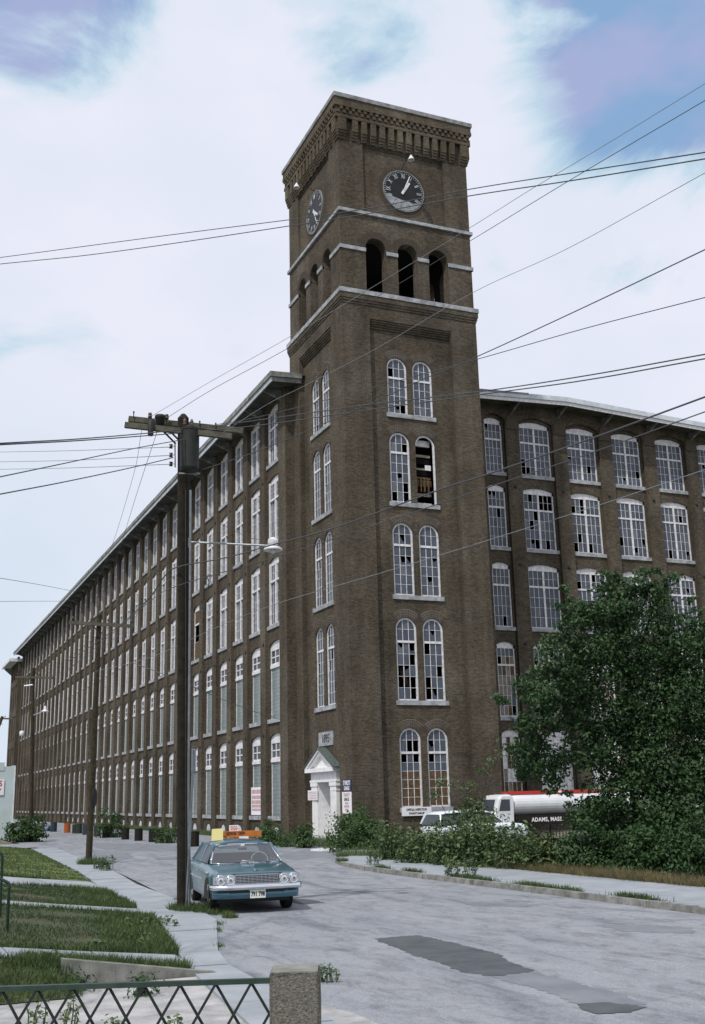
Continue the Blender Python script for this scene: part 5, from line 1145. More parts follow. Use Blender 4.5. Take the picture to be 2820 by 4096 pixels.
text_mesh('ADAMS, MASS.', .28, 'lettering', 'white_card', sk, frame((.38, -.845, .98), (1, 0, 0), (0, 0, 1)), .003, .95, .008, spacing=1.1)
x = MB()
cabp = [(-2.92, .55), (-2.97, 1.0), (-2.90, 1.30), (-2.66, 1.42), (-2.58, 1.75), (-2.46, 2.10), (-2.30, 2.27), (-1.80, 2.30), (-1.62, 2.2), (-1.58, .55)]
secs = [[(a + (.10 if b_ > 1.3 else .0) * k, yy, b_ - .05 * k) for a, b_ in cabp] for yy, k in ((-.88, 1), (-.80, .3), (-.5, 0), (.5, 0), (.80, .3), (.88, 1))]
x.loft(secs); cab = x.build('cab', 'truck_white', tk, smooth=False); bv = cab.modifiers.new('bevel', 'BEVEL'); bv.width = .05; bv.segments = 3; bv.limit_method = 'ANGLE'; bv.angle_limit = R(30)
x = MB(); x.prism([(-2.42, -.893, 1.48), (-1.78, -.893, 1.48), (-1.78, -.893, 2.05), (-2.26, -.893, 2.05)], (0, .02, 0)); x.build('side_window', 'glass2', cab)
x = MB(); x.prism([(-2.66, -.66, 1.48), (-2.66, .66, 1.48), (-2.50, .60, 2.05), (-2.50, -.60, 2.05)], (.03, 0, 0)); x.build('windscreen', 'glass2', cab)
x = MB(); x.lathe([(.10, .0), (.10, -.04), (.03, -.06)], (-2.95, -.62, 1.12), 'x', 14); x.build('headlight', 'lens', cab); x = MB(); x.lathe([(.10, .0), (.10, -.04), (.03, -.06)], (-2.95, .62, 1.12), 'x', 14); x.build('headlight', 'lens', cab)
x = MB(); x.box(-3.06, -2.96, -.95, .95, .5, .66); x.build('bumper', 'truck_grey', tk)
x = MB(); x.box(-1.95, -1.8, -.905, -.89, 1.32, 1.36); x.build('handle', 'chrome', cab)
for u in (-2.2, 4.6, 5.5):
    for s in (-1, 1): 
        o = MB(); o.lathe([(.28, -.12), (.46, -.12), (.48, -.08), (.48, .08), (.46, .12), (.28, .12)], (u, s * .80, .48), 'y', 24); w_ = o.build('wheel', 'tyre', tk)
        o = MB(); o.lathe([(.29, -.05), (.29, .05)], (u, s * .80, .48), 'y', 18); o.build('rim', 'truck_grey', w_)
# --- pale sedan nosed into the weeds left of the truck
def simple_car(label, loc, az_, paint, sc=1.0, wagon=False):
    c = thing('parked_car', label, 'car', loc, az_, local=True)
    x = MB(); body_mesh(x, [(.0, (.80, .35, .70, .74, .02)), (.3, (.90, .27, .80, .85, .02)), (1.3, (.92, .25, .86, .93, .03)), (2.4, (.92, .25, .88, .93, .02)), (3.7, (.92, .26, .87, .92, .03)), (4.5, (.84, .34, .78, .82, .02))]); b_ = x.build('body', paint, c)
    bv = b_.modifiers.new('bevel', 'BEVEL'); bv.width = .04; bv.segments = 2; bv.limit_method = 'ANGLE'; bv.angle_limit = R(25)
    e_ = .85 if wagon else 0; c.scale = (sc, sc, sc)
    x = MB(); x.loft([roof_sec(1.75, .60, 1.36, .03), roof_sec(1.95, .68, 1.41, .05), roof_sec(2.6, .70, 1.44, .06), roof_sec(3.2 + e_, .68, 1.41, .05), roof_sec(3.45 + e_, .60, 1.35, .03)]); x.build('roof', paint, c, smooth=True)
    gh = MB(); gh.loft([[(-.80, 1.2, .92), (.80, 1.2, .92), (.62, 1.78, 1.36), (-.62, 1.78, 1.36)], [(-.82, 3.8 + e_ * .75, .92), (.82, 3.8 + e_ * .75, .92), (.62, 3.42 + e_, 1.36), (-.62, 3.42 + e_, 1.36)]]); gh.build('windows', 'glass2', c)
    for s in (-1, 1):
        for q_ in (((s * .81, 1.22, .92), (s * .64, 1.80, 1.37), .05, .06), ((s * .84, 3.78 + e_ * .75, .92), (s * .64, 3.42 + e_, 1.37), .05, .14), ((s * .83, 2.45, .92), (s * .66, 2.5, 1.38), .05, .05)):
            p = MB(); p.bar(*q_); p.build('pillar', paint, c)
        for yy in (.8, 3.6): car_wheel(c, s * .78, yy, .33, .2)
        h = MB(); h.lathe([(.09, 0), (.09, -.03), (.03, -.05)], (s * .62, -.0, .62), 'y', 14); h.build('headlight', 'lens', c)
    x = MB(); x.box(-.88, .88, -.08, .03, .42, .52); x.build('bumper', 'chrome', c)
    return c
simple_car('white station wagon half hidden by weeds left of the tank truck', (5.9, -6.6, -.95), R(92), 'car_white', 1.10, True)
simple_car('white sedan at the foot of the white garage at the left edge', (-15.4, 25.6, -.95), R(80), 'car_white')
simple_car('white car far down the street beyond the garage corner', (-11.9, 52.0, -.95), R(8), 'car_white')
simple_car('pale car furthest down the street behind the other white one', (-13.0, 66.0, -.95), R(4), 'car_white')
# ================================================================== SMALL THINGS ON THE STREET
f3 = lambda x, y: (x * .2506, 2900 + y * .2506)
drum = thing('drum', 'x', 'barrel', (0, 0, 0), local=True)
x = MB(); x.lathe([(.24, .0), (.262, .01), (.262, .03), (.255, .05), (.255, .24), (.268, .255), (.255, .27), (.255, .47), (.268, .485), (.255, .50), (.255, .70), (.264, .715), (.264, .735), (.245, .735), (.24, .60), (.01, .58)], (0, 0, 0), 'z', 22)
db = x.build('barrel', 'drum_black', drum); db.modifiers.new('w', 'EDGE_SPLIT').split_angle = R(35)
drum.name = 'drum'; usedd = [False]
def put_drum(loc, label, mats, sc=1.0, tilt=0, rz=0):
    if not usedd[0]: o, b_ = drum, db; usedd[0] = True
    else:
        o = drum.copy(); col.objects.link(o); LOCAL.add(o.name); b_ = db.copy(); col.objects.link(b_); b_.parent = o
    if mats != 'drum_black': b_.data = db.data.copy(); b_.data.materials[0] = MAT[mats]
    o.location = loc; o.scale = (sc, sc, sc); o.rotation_euler = (tilt, 0, rz); tag(o, label, 'barrel', 'barrels along the foot of the mill')
P2 = lambda px, py: tuple(PG(px, py))
put_drum(P2(501, 3358), 'black barrel standing alone between the leaning barrel and the ribbed one', 'drum_black', .98)
put_drum(P2(554, 3363), 'black barrel with a ribbed side just left of the touching pair', 'drum_black', 1.0, 0, 1)
put_drum(P2(611, 3368), 'left black barrel of the touching pair', 'drum_black', 1.0, 0, 2)
put_drum(P2(637, 3370), 'right black barrel of the touching pair', 'drum_black', 1.0, 0, 3)
put_drum(P2(776, 3386), 'rusty dark barrel beside the windscreen of the teal car, behind the sign post', 'drum_black', 1.05, 0, 4)
put_drum(P2(423, 3351), 'leaning dark barrel right of the second pole', 'drum_black', 1.02, R(4), 1)
put_drum(P2(388, 3346), 'dark barrel touching the right side of the second pole in view', 'drum_green', 1.0, 0, 1)
put_drum(P2(343, 3339), 'dark barrel just left of the second pole', 'drum_blue', 1.05)
put_drum(P2(315, 3334), 'dark green barrel right of the orange barrel', 'drum_green', 1.0)
put_drum(P2(300, 3333), 'green barrel closest to the orange barrel', 'drum_green', .95)
put_drum(P2(268, 3331), 'orange barrel among the dark ones', 'drum_orange', 1.05)
put_drum(P2(214, 3327), 'blue barrel left of the orange barrel', 'drum_blue', 1.1)
# rubbish heap by the mill foot
hp = thing('rag_heap', 'heap of blue and grey cloth bags on the ground by the mill foot', 'bags', P2(180, 3325))
c = Vector(P2(180, 3325))
for i, (dx, dy, r_, mt) in enumerate(((-.35, .0, .34, 'cloth_blue'), (.1, .3, .42, 'cloth_blue'), (.35, .2, .36, 'drum_blue'))):
    bm = bmesh.new(); bmesh.ops.create_icosphere(bm, subdivisions=3, radius=r_)
    for v in bm.verts:
        n_ = math.sin(v.co.x * 9 + i) * .06 + math.sin(v.co.y * 13 + i * 2) * .05 + math.sin(v.co.z * 11) * .05; v.co *= 1 + n_; v.co.z *= 1.15 if i == 1 else .8; v.co.z = max(v.co.z, -r_ * .55)
        v.co += c + Vector((dx, dy, r_ * .5))
    me = bpy.data.meshes.new('bag'); bm.to_mesh(me); bm.free(); me.materials.append(MAT[mt]); me.polygons.foreach_set('use_smooth', [True] * len(me.polygons)); link(bpy.data.objects.new('bag', me), hp)
lg = thing('plank_pile', 'low pile of dark planks left of the cloth heap', 'planks', P2(140, 3322))
for i in range(4):
    x = MB(); c = Vector(P2(146, 3321)) + Vector((0, 0, .06 + .07 * (i // 2))); x.bar(c + Vector((-.9, -.5 + .24 * (i % 2), 0)), c + Vector((.8, .4 + .24 * (i % 2), 0)), .18, .06); x.build('plank', 'bark', lg)
# white garage at the left edge
ga = thing('garage', 'white flat fronted garage with a painted body shop sign at the left edge', 'garage', (-15.5, 33, -.95))
dq = 79.0
g0 = PG(45, 3351); gx, gy = g0.x, g0.y
x = MB(); zt, zt2 = 4.55, 4.25
x.box(gx - 9, gx - .0, gy, gy + 9, -1, zt2); x.box(gx - 9, gx - .75, gy - .04, gy + .4, zt2 - .3, zt); x.box(gx - .12, gx + .03, gy - .03, gy + 9, -1, zt2 + .06); x.build('wall', 'block_wall', ga)
x = MB(); x.box(gx - 9, gx - 2.1, gy - .03, gy - .005, -.9, 2.05); x.build('door', 'pale_paint', ga)
x = MB(); x.box(gx - .02, gx + .06, gy - .06, gy + .02, -1, zt2 + .02); x.build('corner_trim', 'white_paint', ga)
sg = thing('body_shop_sign', 'white wall sign with red and black capital letters on the garage', 'sign', (gx - 1.6, gy - .06, 2.0))
x = MB(); x.box(gx - 5.5, gx - .72, gy - .075, gy - .045, 2.15, 3.30); x.build('board', 'white_card', sg)
text_mesh("OW'S", .56, 'lettering', 'ink_red', sg, frame((gx - .86, gy - .08, 2.98), (1, 0, 0), (0, 0, 1)), .004, 1.0, .016, 'RIGHT')
text_mesh('BODY', .46, 'lettering', 'ink', sg, frame((gx - .92, gy - .08, 2.44), (1, 0, 0), (0, 0, 1)), .004, .95, .012, 'RIGHT')
# iron picket fence by the pavement
fe = thing('iron_fence', 'short run of black iron pickets standing in the weeds beside the pavement', 'fence', (-3.4, -25, -.95))
x0, y0 = -4.35, -23.9
rails = MB()
pk = [Vector((-4.1 + .05 * i, -24.45 + .16 * i * -1.0, -.95)) for i in range(-1, 9)]
pk = [PG(2195, 3488).lerp(PG(2305, 3505), i / 8) + Vector((.35, .15, 0)) for i in range(9)]
for i, p in enumerate(pk):
    x = MB(); x.tube([p, p + Vector((0, 0, 1.16)), p + Vector((0, 0, 1.26))], [.013, .013, .002], 6); x.build('picket', 'iron', fe)
for h in (.18, 1.0): x = MB(); x.bar(pk[0] + Vector((0, 0, h)), pk[-1] + Vector((0, 0, h)), .035, .014); x.build('rail', 'iron', fe)
x = MB(); x.tube([pk[0] + Vector((-.1, 0, 0)), pk[0] + Vector((-.1, 0, 1.4))], .03, 8); x.build('post', 'iron', fe)
# railing and concrete post in the foreground
PD = 7.0
post = thing('concrete_post', 'square rough concrete gate post at the end of the lattice rail', 'post', tuple(PX(1177, 4080, PD + .15) + Vector((0, 0, -.9))))
tl, trr = PX(1078, 3893, PD), PX(1276, 3897, PD); ax = (trr - tl); ax.z = 0; wdt = ax.length; ax.normalize(); bk = Vector((-ax.y, ax.x, 0)); zt = tl.z
bm = bmesh.new(); bmesh.ops.create_cube(bm, size=1)
Mx = Matrix((ax, bk, Vector((0, 0, 1)))).transposed().to_4x4(); ctr = (tl + trr) / 2 + bk * wdt / 2
for v in bm.verts: v.co = Vector((v.co.x * wdt, v.co.y * wdt, v.co.z * 1.35))
bmesh.ops.bevel(bm, geom=bm.edges[:], offset=.016, segments=2, profile=.5, affect='EDGES')
bmesh.ops.subdivide_edges(bm, edges=bm.edges[:], cuts=5, use_grid_fill=True)
for v in bm.verts: v.co += Vector((rng.normal(0, .0022), rng.normal(0, .0022), rng.normal(0, .0022)))
bm.transform(Matrix.Translation((ctr.x, ctr.y, zt - .675)) @ Mx)
me = bpy.data.meshes.new('shaft'); bm.to_mesh(me); bm.free(); mat('post_stone', (.20, .19, .16), .95, c2=(.085, .085, .07), nscale=55, bump=1.0, bscale=90); me.materials.append(MAT['post_stone']); o = bpy.data.objects.new('shaft', me); link(o, post)
x = MB(); x.poly([]) if False else None
cap = [ctr + ax * sx * wdt * .47 + bk * sy * wdt * .47 for sx, sy in ((-1, -1), (1, -1), (1, 1), (-1, 1))]
x.prism([(p.x, p.y, zt - .004) for p in cap], (0, 0, .010)); x.build('cap', 'concrete', post)
mat('rail_dark', (.012, .018, .014), .6)
rl = thing('lattice_rail', 'dark green metal railing with criss cross lattice bars in the foreground', 'railing', tuple(PX(400, 4000, PD) + Vector((0, 0, -1))))
ra, rb = PX(1078, 3924, PD), PX(-160, 3962, PD); rd = (rb - ra).normalized(); zz = Vector((0, 0, 1))
x = MB(); x.bar(ra + bk * .02, rb + bk * .02, .045, .030); x.build('top_rail', 'rail_green', rl)
x = MB(); x.bar(ra + bk * .02 - zz * .80, rb + bk * .02 - zz * .80, .035, .025); x.build('bottom_rail', 'rail_green', rl)
per = .2285; n_ = int((rb - ra).length / per) + 1
for i in range(-1, n_ + 1):
    for s, off in ((1, .006), (-1, .034)):
        a = ra + rd * (per * (i + .52)) - zz * .012; q_ = []
        x = MB(); segs = 2
        h = .372; e = a + rd * (s * per) - zz * h
        t0, t1 = 0., 1.
        for t_ in (0, 1):
            pass
        La = (a - ra).dot(rd); Le = (e - ra).dot(rd)
        if max(La, Le) < 0 : continue
        if min(La, Le) < 0:
            f = (0 - La) / (Le - La); 
            if La < 0: a = a.lerp(e, f)
            else: e = a.lerp(e, f)
        x.bar(a + bk * off, e + bk * off, .017, .008, up=bk); x.build('lattice_bar', 'rail_dark', rl)
        a2 = ra + rd * (per * (i + .52)) - zz * (.012 + h); e2 = a2 + rd * (s * per) - zz * h
        La, Le = (a2 - ra).dot(rd), (e2 - ra).dot(rd)
        if max(La, Le) <= 0: continue
        if La < 0: a2 = a2.lerp(e2, -La / (Le - La))
        if Le < 0: e2 = a2.lerp(e2, -La / (Le - La))
        x = MB(); x.bar(a2 + bk * off, e2 + bk * off, .017, .008, up=bk); x.build('lattice_bar', 'rail_dark', rl)
# pipe handrail of the neighbouring steps, at the left edge
hr = thing('handrail', 'dark green pipe handrail of the front steps at the left edge', 'handrail', (-21.2, -35.3, -.6))
g4 = lambda x, y: (x * .5639, 3350 + y * .5639)
A = PX(*g4(44, 830), 18.3); Bq = PX(*g4(66, 335), 18.3); Cq = PX(*g4(-60, 265), 18.3)
x = MB(); x.tube([A + Vector((0, 0, -.1)), Bq + Vector((0, 0, -.05))], .026, 10); x.build('post', 'rail_green', hr)
x = MB(); x.tube(catmull([Bq + Vector((0, 0, -.05)), Bq + Vector((.0, 0, .0)), Bq + (Cq - Bq) * .15 + Vector((0, 0, .02)), Cq], 5), .026, 10); x.build('rail', 'rail_green', hr)
A2 = PX(*g4(8, 420), 20.5); B2 = PX(*g4(18, 130), 20.5); C2 = PX(*g4(-60, 96), 20.5)
x = MB(); x.tube([A2 + Vector((0, 0, -.6)), B2], .026, 10); x.build('post', 'rail_green', hr)
x = MB(); x.tube(catmull([B2, B2 + Vector((-.05, 0, .06)), C2], 5), .026, 10); x.build('rail', 'rail_green', hr)
# ================================================================== PLANTS
def tree_thing(label, base, lobes, dens, leaf, mats, trunk_r, limbs, group=None, name='leafy_tree', cat='tree', shell=.5, up=.0):
    t = thing(name, label, cat, base, group=group); b_ = Vector(base)
    x = MB(); top = limbs[0]; x.tube(catmull([b_ + Vector((0, 0, -.2)), b_.lerp(Vector(top), .35) + Vector((.05, .03, 0)), top], 6), [trunk_r * (1 - .55 * i / 12) for i in range(13)], 8)
    for i, e in enumerate(limbs[1:]): 
        s_ = b_.lerp(Vector(top), .35 + .6 * ((i * .37) % 1)); mid = s_.lerp(Vector(e), .5) + Vector((0, 0, .15)); x.tube(catmull([s_, mid, e], 5), [trunk_r * .45 * (1 - .8 * k / 10) for k in range(11)], 6)
    x.build('trunk', 'bark', t)
    P, Q = crown_points(lobes, dens, shell); V, F = leaves_mesh(P, Q, leaf); raw_mesh('crown', V, F, mats, t); return t
TD = 33.5
def lobe(px, py, rpx, dd=0., fl=1.0): return (tuple(PX(px, py, TD + dd)), (rpx * TD / FPX, rpx * TD / FPX * .9, rpx * TD / FPX * fl))
random.seed(12)
LOB = [lobe(2480, 2400, 95, .2), lobe(2560, 2350, 55), lobe(2650, 2360, 55), lobe(2350, 2440, 55, -.2), lobe(2455, 2330, 35), lobe(2300, 2480, 60, -.3), lobe(2380, 2560, 130, .3), lobe(2570, 2520, 150, .5), lobe(2720, 2560, 110, .3), lobe(2260, 2640, 105, -.2), lobe(2190, 2760, 105, -.3, .8),
       lobe(2100, 2790, 36, -.2, .6), lobe(2100, 2900, 36, -.3, .6), lobe(2160, 2890, 85, -.1, .7), lobe(2440, 2760, 190, .8), lobe(2650, 2760, 180, .6), lobe(2780, 2780, 150, .4), lobe(2130, 3010, 90, .1, .7), lobe(2095, 3080, 50, .4, .8), lobe(2210, 3060, 95, .2, .8),
       lobe(2350, 2980, 110, .2, .8), lobe(2510, 3000, 150, .8), lobe(2680, 3020, 180, .5), lobe(2830, 3050, 150, .3), lobe(2420, 3180, 100, .0, .7), lobe(2330, 3230, 60, -.1, .7), lobe(2560, 3220, 150, .3), lobe(2730, 3250, 150, -.2), lobe(2520, 3370, 110, .1, .8), lobe(2680, 3400, 110, -.1, .7), lobe(2830, 3330, 130, -.2), lobe(2400, 3330, 75, .2, .9),
       lobe(2250, 2860, 80, .2), lobe(2310, 2740, 90, .3), lobe(2860, 2560, 90, .4), lobe(2900, 2850, 140, .3), lobe(2960, 3150, 150, .3), lobe(2350, 3420, 70, .3, .9), lobe(2290, 3460, 45, .3)]
for px, py in ((2255, 2360), (2240, 2420), (2275, 2400), (2640, 2290), (2700, 2300), (2580, 2290), (2770, 2400), (2800, 2440), (2190, 2600), (2140, 2680), (2070, 2740), (2010, 2790), (2400, 2360), (2420, 2300), (2210, 2560), (2270, 3170), (2200, 3160)): LOB.append(lobe(px, py, random.uniform(20, 34), random.uniform(-.3, .5), .6))
tb = PG(2546, 3470); tb.z = -.95
tree_thing('big dark green bushy tree by the pavement in front of the mill end wall', tuple(tb), LOB, 2500, .130, 'leaf_tree', .17, [tuple(PX(2500, 2500, 34)), tuple(PX(2200, 2780, 33.3)), tuple(PX(2080, 2880, 33.2)), tuple(PX(2330, 2560, 33.6)), tuple(PX(2700, 2600, 34)), tuple(PX(2800, 2900, 33.8)), tuple(PX(2120, 3020, 33.5)), tuple(PX(2420, 2950, 33.4)), tuple(PX(2640, 2350, 34)), tuple(PX(2650, 3100, 33.5))])
def shrub(label, px, py, w, h, dep_off=0., mats='leaf_shrub', leaf=.12, dens=1100, n=7, name='shrub', cat='shrub', group=None, extra=(), z=GZ):
    b_ = PG(px, py); b_.z = z; lob = []
    for i in range(n):
        a = random.uniform(0, 2 * math.pi); rr_ = random.uniform(.1, .62); hh = random.uniform(.35, .85) * h
        r_ = random.uniform(.22, .34) * min(w, h * 1.3); lob.append(((b_.x + math.cos(a) * rr_ * w * .6, b_.y + math.sin(a) * rr_ * w * .5, b_.z + hh * .9), (r_, r_, r_ * 1.05)))
        lob.append(((b_.x + math.cos(a) * rr_ * w * .55, b_.y + math.sin(a) * rr_ * w * .45, b_.z + hh * .35), (r_ * 1.1, r_ * 1.1, hh * .42)))
    lob += [((b_.x + e[0][0], b_.y + e[0][1], b_.z + e[0][2]), e[1]) for e in extra]
    t = thing(name, label, cat, tuple(b_), group=group); x = MB()
    for c_, r_ in lob[::2] + lob[n * 2:]: x.tube([b_ + Vector((random.uniform(-.15, .15), random.uniform(-.15, .15), -.05)), b_.lerp(Vector(c_), .5) + Vector((0, 0, .08)), Vector(c_)], [.022, .014, .006], 5)
    x.build('stem', 'bark', t)
    P, Q = crown_points(lob, dens, .45); P[:, 2] = np.maximum(P[:, 2], z + .03); V, F = leaves_mesh(P, Q, leaf); raw_mesh('foliage', V, F, mats, t); return t
def weed(label, px, py, w, h, n=26, leaf=.16, mats='leaf_weed', name='weed_clump', group=None, flowers=False, z=GZ):
    """upright stems carrying pairs of broad leaves"""
    b_ = PG(px, py); b_.z = z; t = thing(name, label, 'weeds', tuple(b_), group=group); x = MB(); P, Q = [], []
    for i in range(n):
        a, r_ = random.uniform(0, 2 * math.pi), math.sqrt(random.random()) * w / 2; s_ = b_ + Vector((math.cos(a) * r_, math.sin(a) * r_, 0)); hh = h * random.uniform(.55, 1.05)
        e = s_ + Vector((random.gauss(0, .12) * h, random.gauss(0, .12) * h, hh)); m_ = s_.lerp(e, .5) + Vector((random.gauss(0, .03), random.gauss(0, .03), .05)); x.tube([s_, m_, e], [.010, .008, .004], 4)
        for j in range(int(9 + 9 * hh)):
            f = random.uniform(.06, 1.0); p = (s_.lerp(m_, f * 2) if f < .5 else m_.lerp(e, f * 2 - 1)); aa = random.uniform(0, 2 * math.pi); d = random.uniform(.3, .9) * leaf * (1.15 - .5 * f)
            P.append(p + Vector((math.cos(aa) * d, math.sin(aa) * d, random.uniform(-.02, .06)))); Q.append((math.cos(aa) * .4, math.sin(aa) * .4, 1.0))
    x.build('stem', mats, t); V, F = leaves_mesh(np.array(P), np.array(Q), leaf, .6, .45); raw_mesh('foliage', V, F, mats, t)
    return t
random.seed(31); rng = np.random.default_rng(31)
# at the foot of the tower
shrub('rounded green shrub right of the white doorway at the tower foot', 1420, 3405, 2.7, 1.75, n=10)
shrub('second rounded shrub in front of the tower corner, left of the white wagon', 1560, 3418, 1.6, .95, n=7)
shrub('tall narrow young tree growing beside the white garage sign on the tower', 1452, 3392, .7, 2.9, n=6, leaf=.10, name='sapling', cat='shrub')
shrub('low bush left of the doorway at the foot of the tower', 1222, 3392, 1.3, 1.1, n=6, leaf=.11)
shrub('low bush on the ground at the mill corner, behind the orange roof sign', 1080, 3382, 1.6, 1.25, n=6, leaf=.11)
shrub('thin bush between the mill corner and the doorway', 1150, 3388, 1.1, .85, n=5, leaf=.10)
# weeds along the yard edge
WG = 'tall weeds along the edge of the yard'
W = [(1610, 3450, 1.6, 1.45, 'tall weeds with yellow tips in front of the lowest tower window'), (1660, 3462, 1.4, 1.05, 'leafy weeds left of the white wagon hood'), (1740, 3466, 1.7, 1.3, 'weeds hiding the front of the white wagon'), (1810, 3472, 1.6, 1.2, 'weeds hiding the middle of the white wagon'),
     (1880, 3474, 1.7, 1.62, 'weed clump in front of the truck cab'), (1945, 3478, 1.8, 1.62, 'broad leaved milkweed under the truck cab'), (2010, 3482, 1.6, 1.5, 'broad leaved weeds hiding the front wheel of the truck'), (2075, 3486, 1.6, 1.36, 'weeds under the left end of the truck lettering'), (2150, 3490, 1.4, 1.0, 'weeds between the truck lettering and the iron pickets'), (2215, 3488, 1.3, 1.15, 'weeds growing behind the iron pickets'),
     (1990, 3462, 1.6, 1.2, 'second row of weeds below the truck door')]
for px, py, w_, h_, lb in W: weed(lb, px, py, w_, h_, n=38, leaf=.17, group=WG)
shrub('tall arching bush between the tower corner and the truck cab', 1868, 3442, 1.9, 2.5, n=7, leaf=.13, mats='leaf_weed', dens=750,
      extra=[((.2, .1, 2.7), (.35, .3, .3)), ((.75, -.1, 3.25), (.3, .3, .2)), ((1.15, -.2, 3.6), (.28, .25, .16)), ((-.6, .2, 2.75), (.4, .35, .25)), ((-1.0, .3, 2.4), (.3, .3, .2)), ((1.5, -.3, 3.95), (.2, .2, .12))])
shrub('leafy bush hiding the front of the truck cab', 1925, 3452, 1.1, 2.05, n=6, leaf=.12, mats='leaf_weed', dens=800)
shrub('undergrowth at the foot of the big tree, nearest the pickets', 2370, 3495, 2.2, 1.5, n=8, mats='leaf_tree', leaf=.13)
shrub('dark undergrowth in the middle below the big tree', 2560, 3500, 2.4, 1.4, n=8, mats='leaf_tree', leaf=.13)
shrub('dark undergrowth below the right side of the big tree', 2740, 3500, 2.6, 1.5, n=8, mats='leaf_tree', leaf=.13)
shrub('bush growing round the distant pole by the white garage', 118, 3368, 3.2, 1.5, n=9, leaf=.20, dens=500)
shrub('bush against the mill wall right of the distant barrels', 448, 3350, 1.6, 2.3, n=6, leaf=.16, dens=500)
shrub('low weeds between the touching barrels and the thick pole', 672, 3372, 1.9, 1.1, n=7, leaf=.12, dens=600)
tree_thing('dark tree beyond the far end of the mill at the left edge', (-8, 214, -1), [((-8 + dx, 214, z_), (r_, r_, r_)) for dx, z_, r_ in ((0, 9, 5), (-5, 7, 5), (4, 6, 4.5), (-9, 5, 5), (0, 4, 5), (6, 10, 3))], 120, .9, 'leaf_tree', .5, [(-8, 214, 9), (-12, 214, 7), (-4, 214, 8)], shell=.7)
# weeds and grass by the poles, walks and kerb
random.seed(41); rng = np.random.default_rng(41)
def grass_patch(name, pts_fn, n, h, wd, mats, lean=.4):
    P = np.array([pts_fn() for _ in range(n)]); V, F = blades(P, h, wd, lean); return tag(raw_mesh(name, V, F, mats), kind='stuff')
def disc(cx_, cy_, r_, z=-.95): 
    def f():
        a, q_ = random.uniform(0, 2 * math.pi), r_ * math.sqrt(random.random()); return (cx_ + math.cos(a) * q_, cy_ + math.sin(a) * q_ * 1.5, z)
    return f
grass_patch('grass', disc(-16.35, -28.9, .50), 1500, .16, .018, 'grass')
grass_patch('grass', disc(-16.1, -29.8, .40), 800, .12, .018, 'grass')
grass_patch('grass', disc(-16.05, -31.0, .16), 250, .12, .018, 'grass')
grass_patch('grass', disc(-14.9, -8.2, .55), 700, .28, .03, 'grass'); weed('small weed tuft beside the second pole', 402, 3478, .5, .42, 14, .10); weed('weed tuft on the sidewalk just right of the second pole', 425, 3485, .45, .5, 14, .10)
def lawn_pts(y0, y1, x0, x1, edge):
    def f():
        yy = random.uniform(y0, y1); xx = Lx(yy) - x0 - (x1 - x0) * random.random() ** (1.0 if not edge else 2.2)
        while math.sin(xx * 2.3 + 1.2 * math.sin(yy * 1.7)) + math.sin(yy * 2.9 + xx) < random.uniform(-1.9, -.2): yy = random.uniform(y0, y1); xx = Lx(yy) - x0 - (x1 - x0) * random.random()
        return (xx, yy, lz(xx, yy))
    return f
grass_patch('lawn_grass', lawn_pts(-36.2, -29.5, .02, 4.2, 0), 13000, .05, .016, 'grass_shaded')
grass_patch('lawn_grass', lawn_pts(-36.1, -30, .0, 1.2, 1), 5000, .12, .02, 'grass')
grass_patch('lawn_grass', lawn_pts(-28.1, -22.1, .02, 4.0, 0), 9000, .05, .018, 'grass_shaded')
grass_patch('lawn_grass', lawn_pts(-28.0, -22.2, .0, 1.0, 1), 3000, .13, .022, 'grass')
grass_patch('lawn_grass', lawn_pts(-18.3, 10, .02, 5.0, 0), 16000, .06, .03, 'grass')
grass_patch('lawn_grass', lawn_pts(-38.15, -37.5, .0, 2.4, 0), 5000, .15, .016, 'grass')
for y0, y1 in ((-37.62, -37.5), (-36.26, -36.12), (-29.5, -29.36), (-28.24, -28.1), (-22.1, -21.98), (-18.45, -18.3)): grass_patch('grass', lawn_pts(y0, y1, .1, 4.0, 0), 1100, .11, .016, 'grass')
grass_patch('grass', lambda: (lambda yy: (Rx(yy) + random.gauss(.02, .05), yy, -.95))(random.choice((-35.5, -33.2, -32.1, -27.0, -26.3)) + random.gauss(0, .18)), 350, .07, .016, 'grass')
def kerb_pts():
    yy = random.choice((-20.5, -22.8, -25.8, -26.4, -27.1, -29.5, -30.0, -33.5, -34.1, -31.2)) + random.gauss(0, .35); return (-8.05 + random.choice((.20, .24, .28)) + abs(random.gauss(0, .07)), yy, -.83)
grass_patch('grass', kerb_pts, 2600, .12, .02, 'grass'); grass_patch('grass', disc(-6.0, -12.9, .22, -.84), 250, .16, .02, 'grass'); grass_patch('grass', disc(-7.2, -15.8, .2, -.84), 250, .14, .02, 'grass')
weed('weed growing through the pavement near the kerb tip', 1498, 3472, .55, .55, 12, .09, z=-.83); weed('sprawling weed on the pavement behind the kerb', 1840, 3520, 1.0, .5, 22, .10, z=-.83)
def yard_pts():
    yy = random.uniform(-36, -22.5); d_ = abs(random.gauss(0, .55)); return (-4.95 + d_ + .05 * math.sin(yy * 3), yy, -.97)
grass_patch('dry_grass', yard_pts, 14000, .34, .02, 'grass_dry', .5)
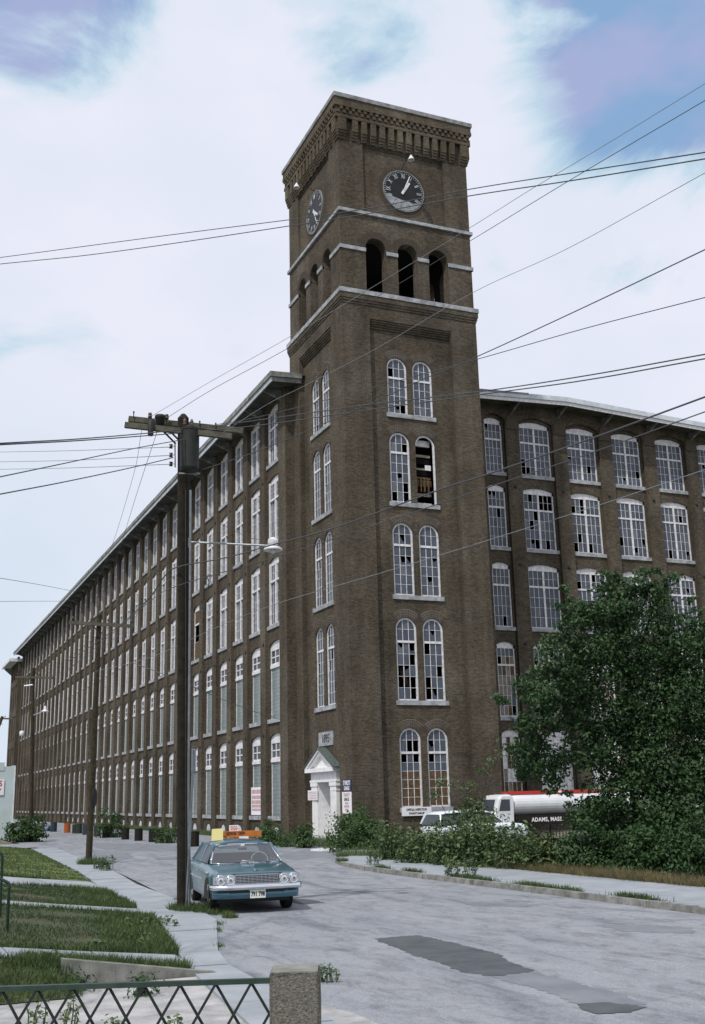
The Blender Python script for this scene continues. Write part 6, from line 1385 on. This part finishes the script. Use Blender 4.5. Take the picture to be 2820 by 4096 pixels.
grass_patch('grass', lambda: (random.uniform(-5.2, -1.5), random.uniform(-24, -9.5), -.97), 9000, .38, .022, 'leaf_weed', .45)
grass_patch('dry_grass', lambda: (-5.1 + abs(random.gauss(0, .4)), random.uniform(-23, -12.5), -.97), 3000, .3, .02, 'grass_dry', .5)
grass_patch('grass', lambda: (random.uniform(-1.7, -.72), random.uniform(7, 70), -.95), 9000, .35, .03, 'leaf_weed', .4)
grass_patch('grass', lambda: (random.uniform(-1.8, -.1), random.uniform(.3, 7.5), -.95), 2200, .3, .025, 'leaf_weed', .4)
grass_patch('grass', lambda: (random.uniform(-2.6, 7), random.uniform(-4.5, -.1), -.97), 7000, .35, .03, 'leaf_weed', .4)
# weeds in the driveway seen through the lattice
for px, py, lb, h_, w_ in ((150, 4150, 'tall thin weed with narrow leaves behind the lattice, at left', .42, .22), (275, 4150, 'weed with upright spikes behind the lattice', .40, .2), (690, 4165, 'weed behind the lattice near the concrete post', .22, .25), (470, 4150, 'low weed behind the middle of the lattice', .18, .3)):
    weed(lb, px, py, w_, h_, 7, .05)
grass_patch('lawn_grass', lambda: (lambda xx, yy: (xx, yy, -.93 + (lz(xx, -38.2) + .93) * max(0, min(1, (yy + 39.3) / 1.0))))(random.uniform(-24, -20.5), random.uniform(-39.3, -38.0)), 5000, .12, .016, 'grass')
shrub('dark creeper hanging at the left end of the low wall', 215, 3935, .8, .42, n=5, leaf=.07, dens=1500, mats='leaf_tree')
shrub('low plants at the foot of the low wall', 330, 3965, .55, .3, n=4, leaf=.06, dens=1500, mats='leaf_tree')
shrub('dark plants below the middle of the low wall', 560, 3985, .6, .28, n=4, leaf=.06, dens=1500, mats='leaf_tree')
weed('clover patch on the lawn corner by the sidewalk', 590, 3715, 1.2, .14, 40, .07); weed('broad leaved weeds in the bare lawn strip', 420, 3790, 1.6, .14, 40, .08); weed('broad leaved weed in the crack of the front walk', 385, 3828, .25, .28, 8, .08)
weed('weed tuft at the sidewalk edge right of the concrete post', 1310, 3925, .35, .16, 16, .05)
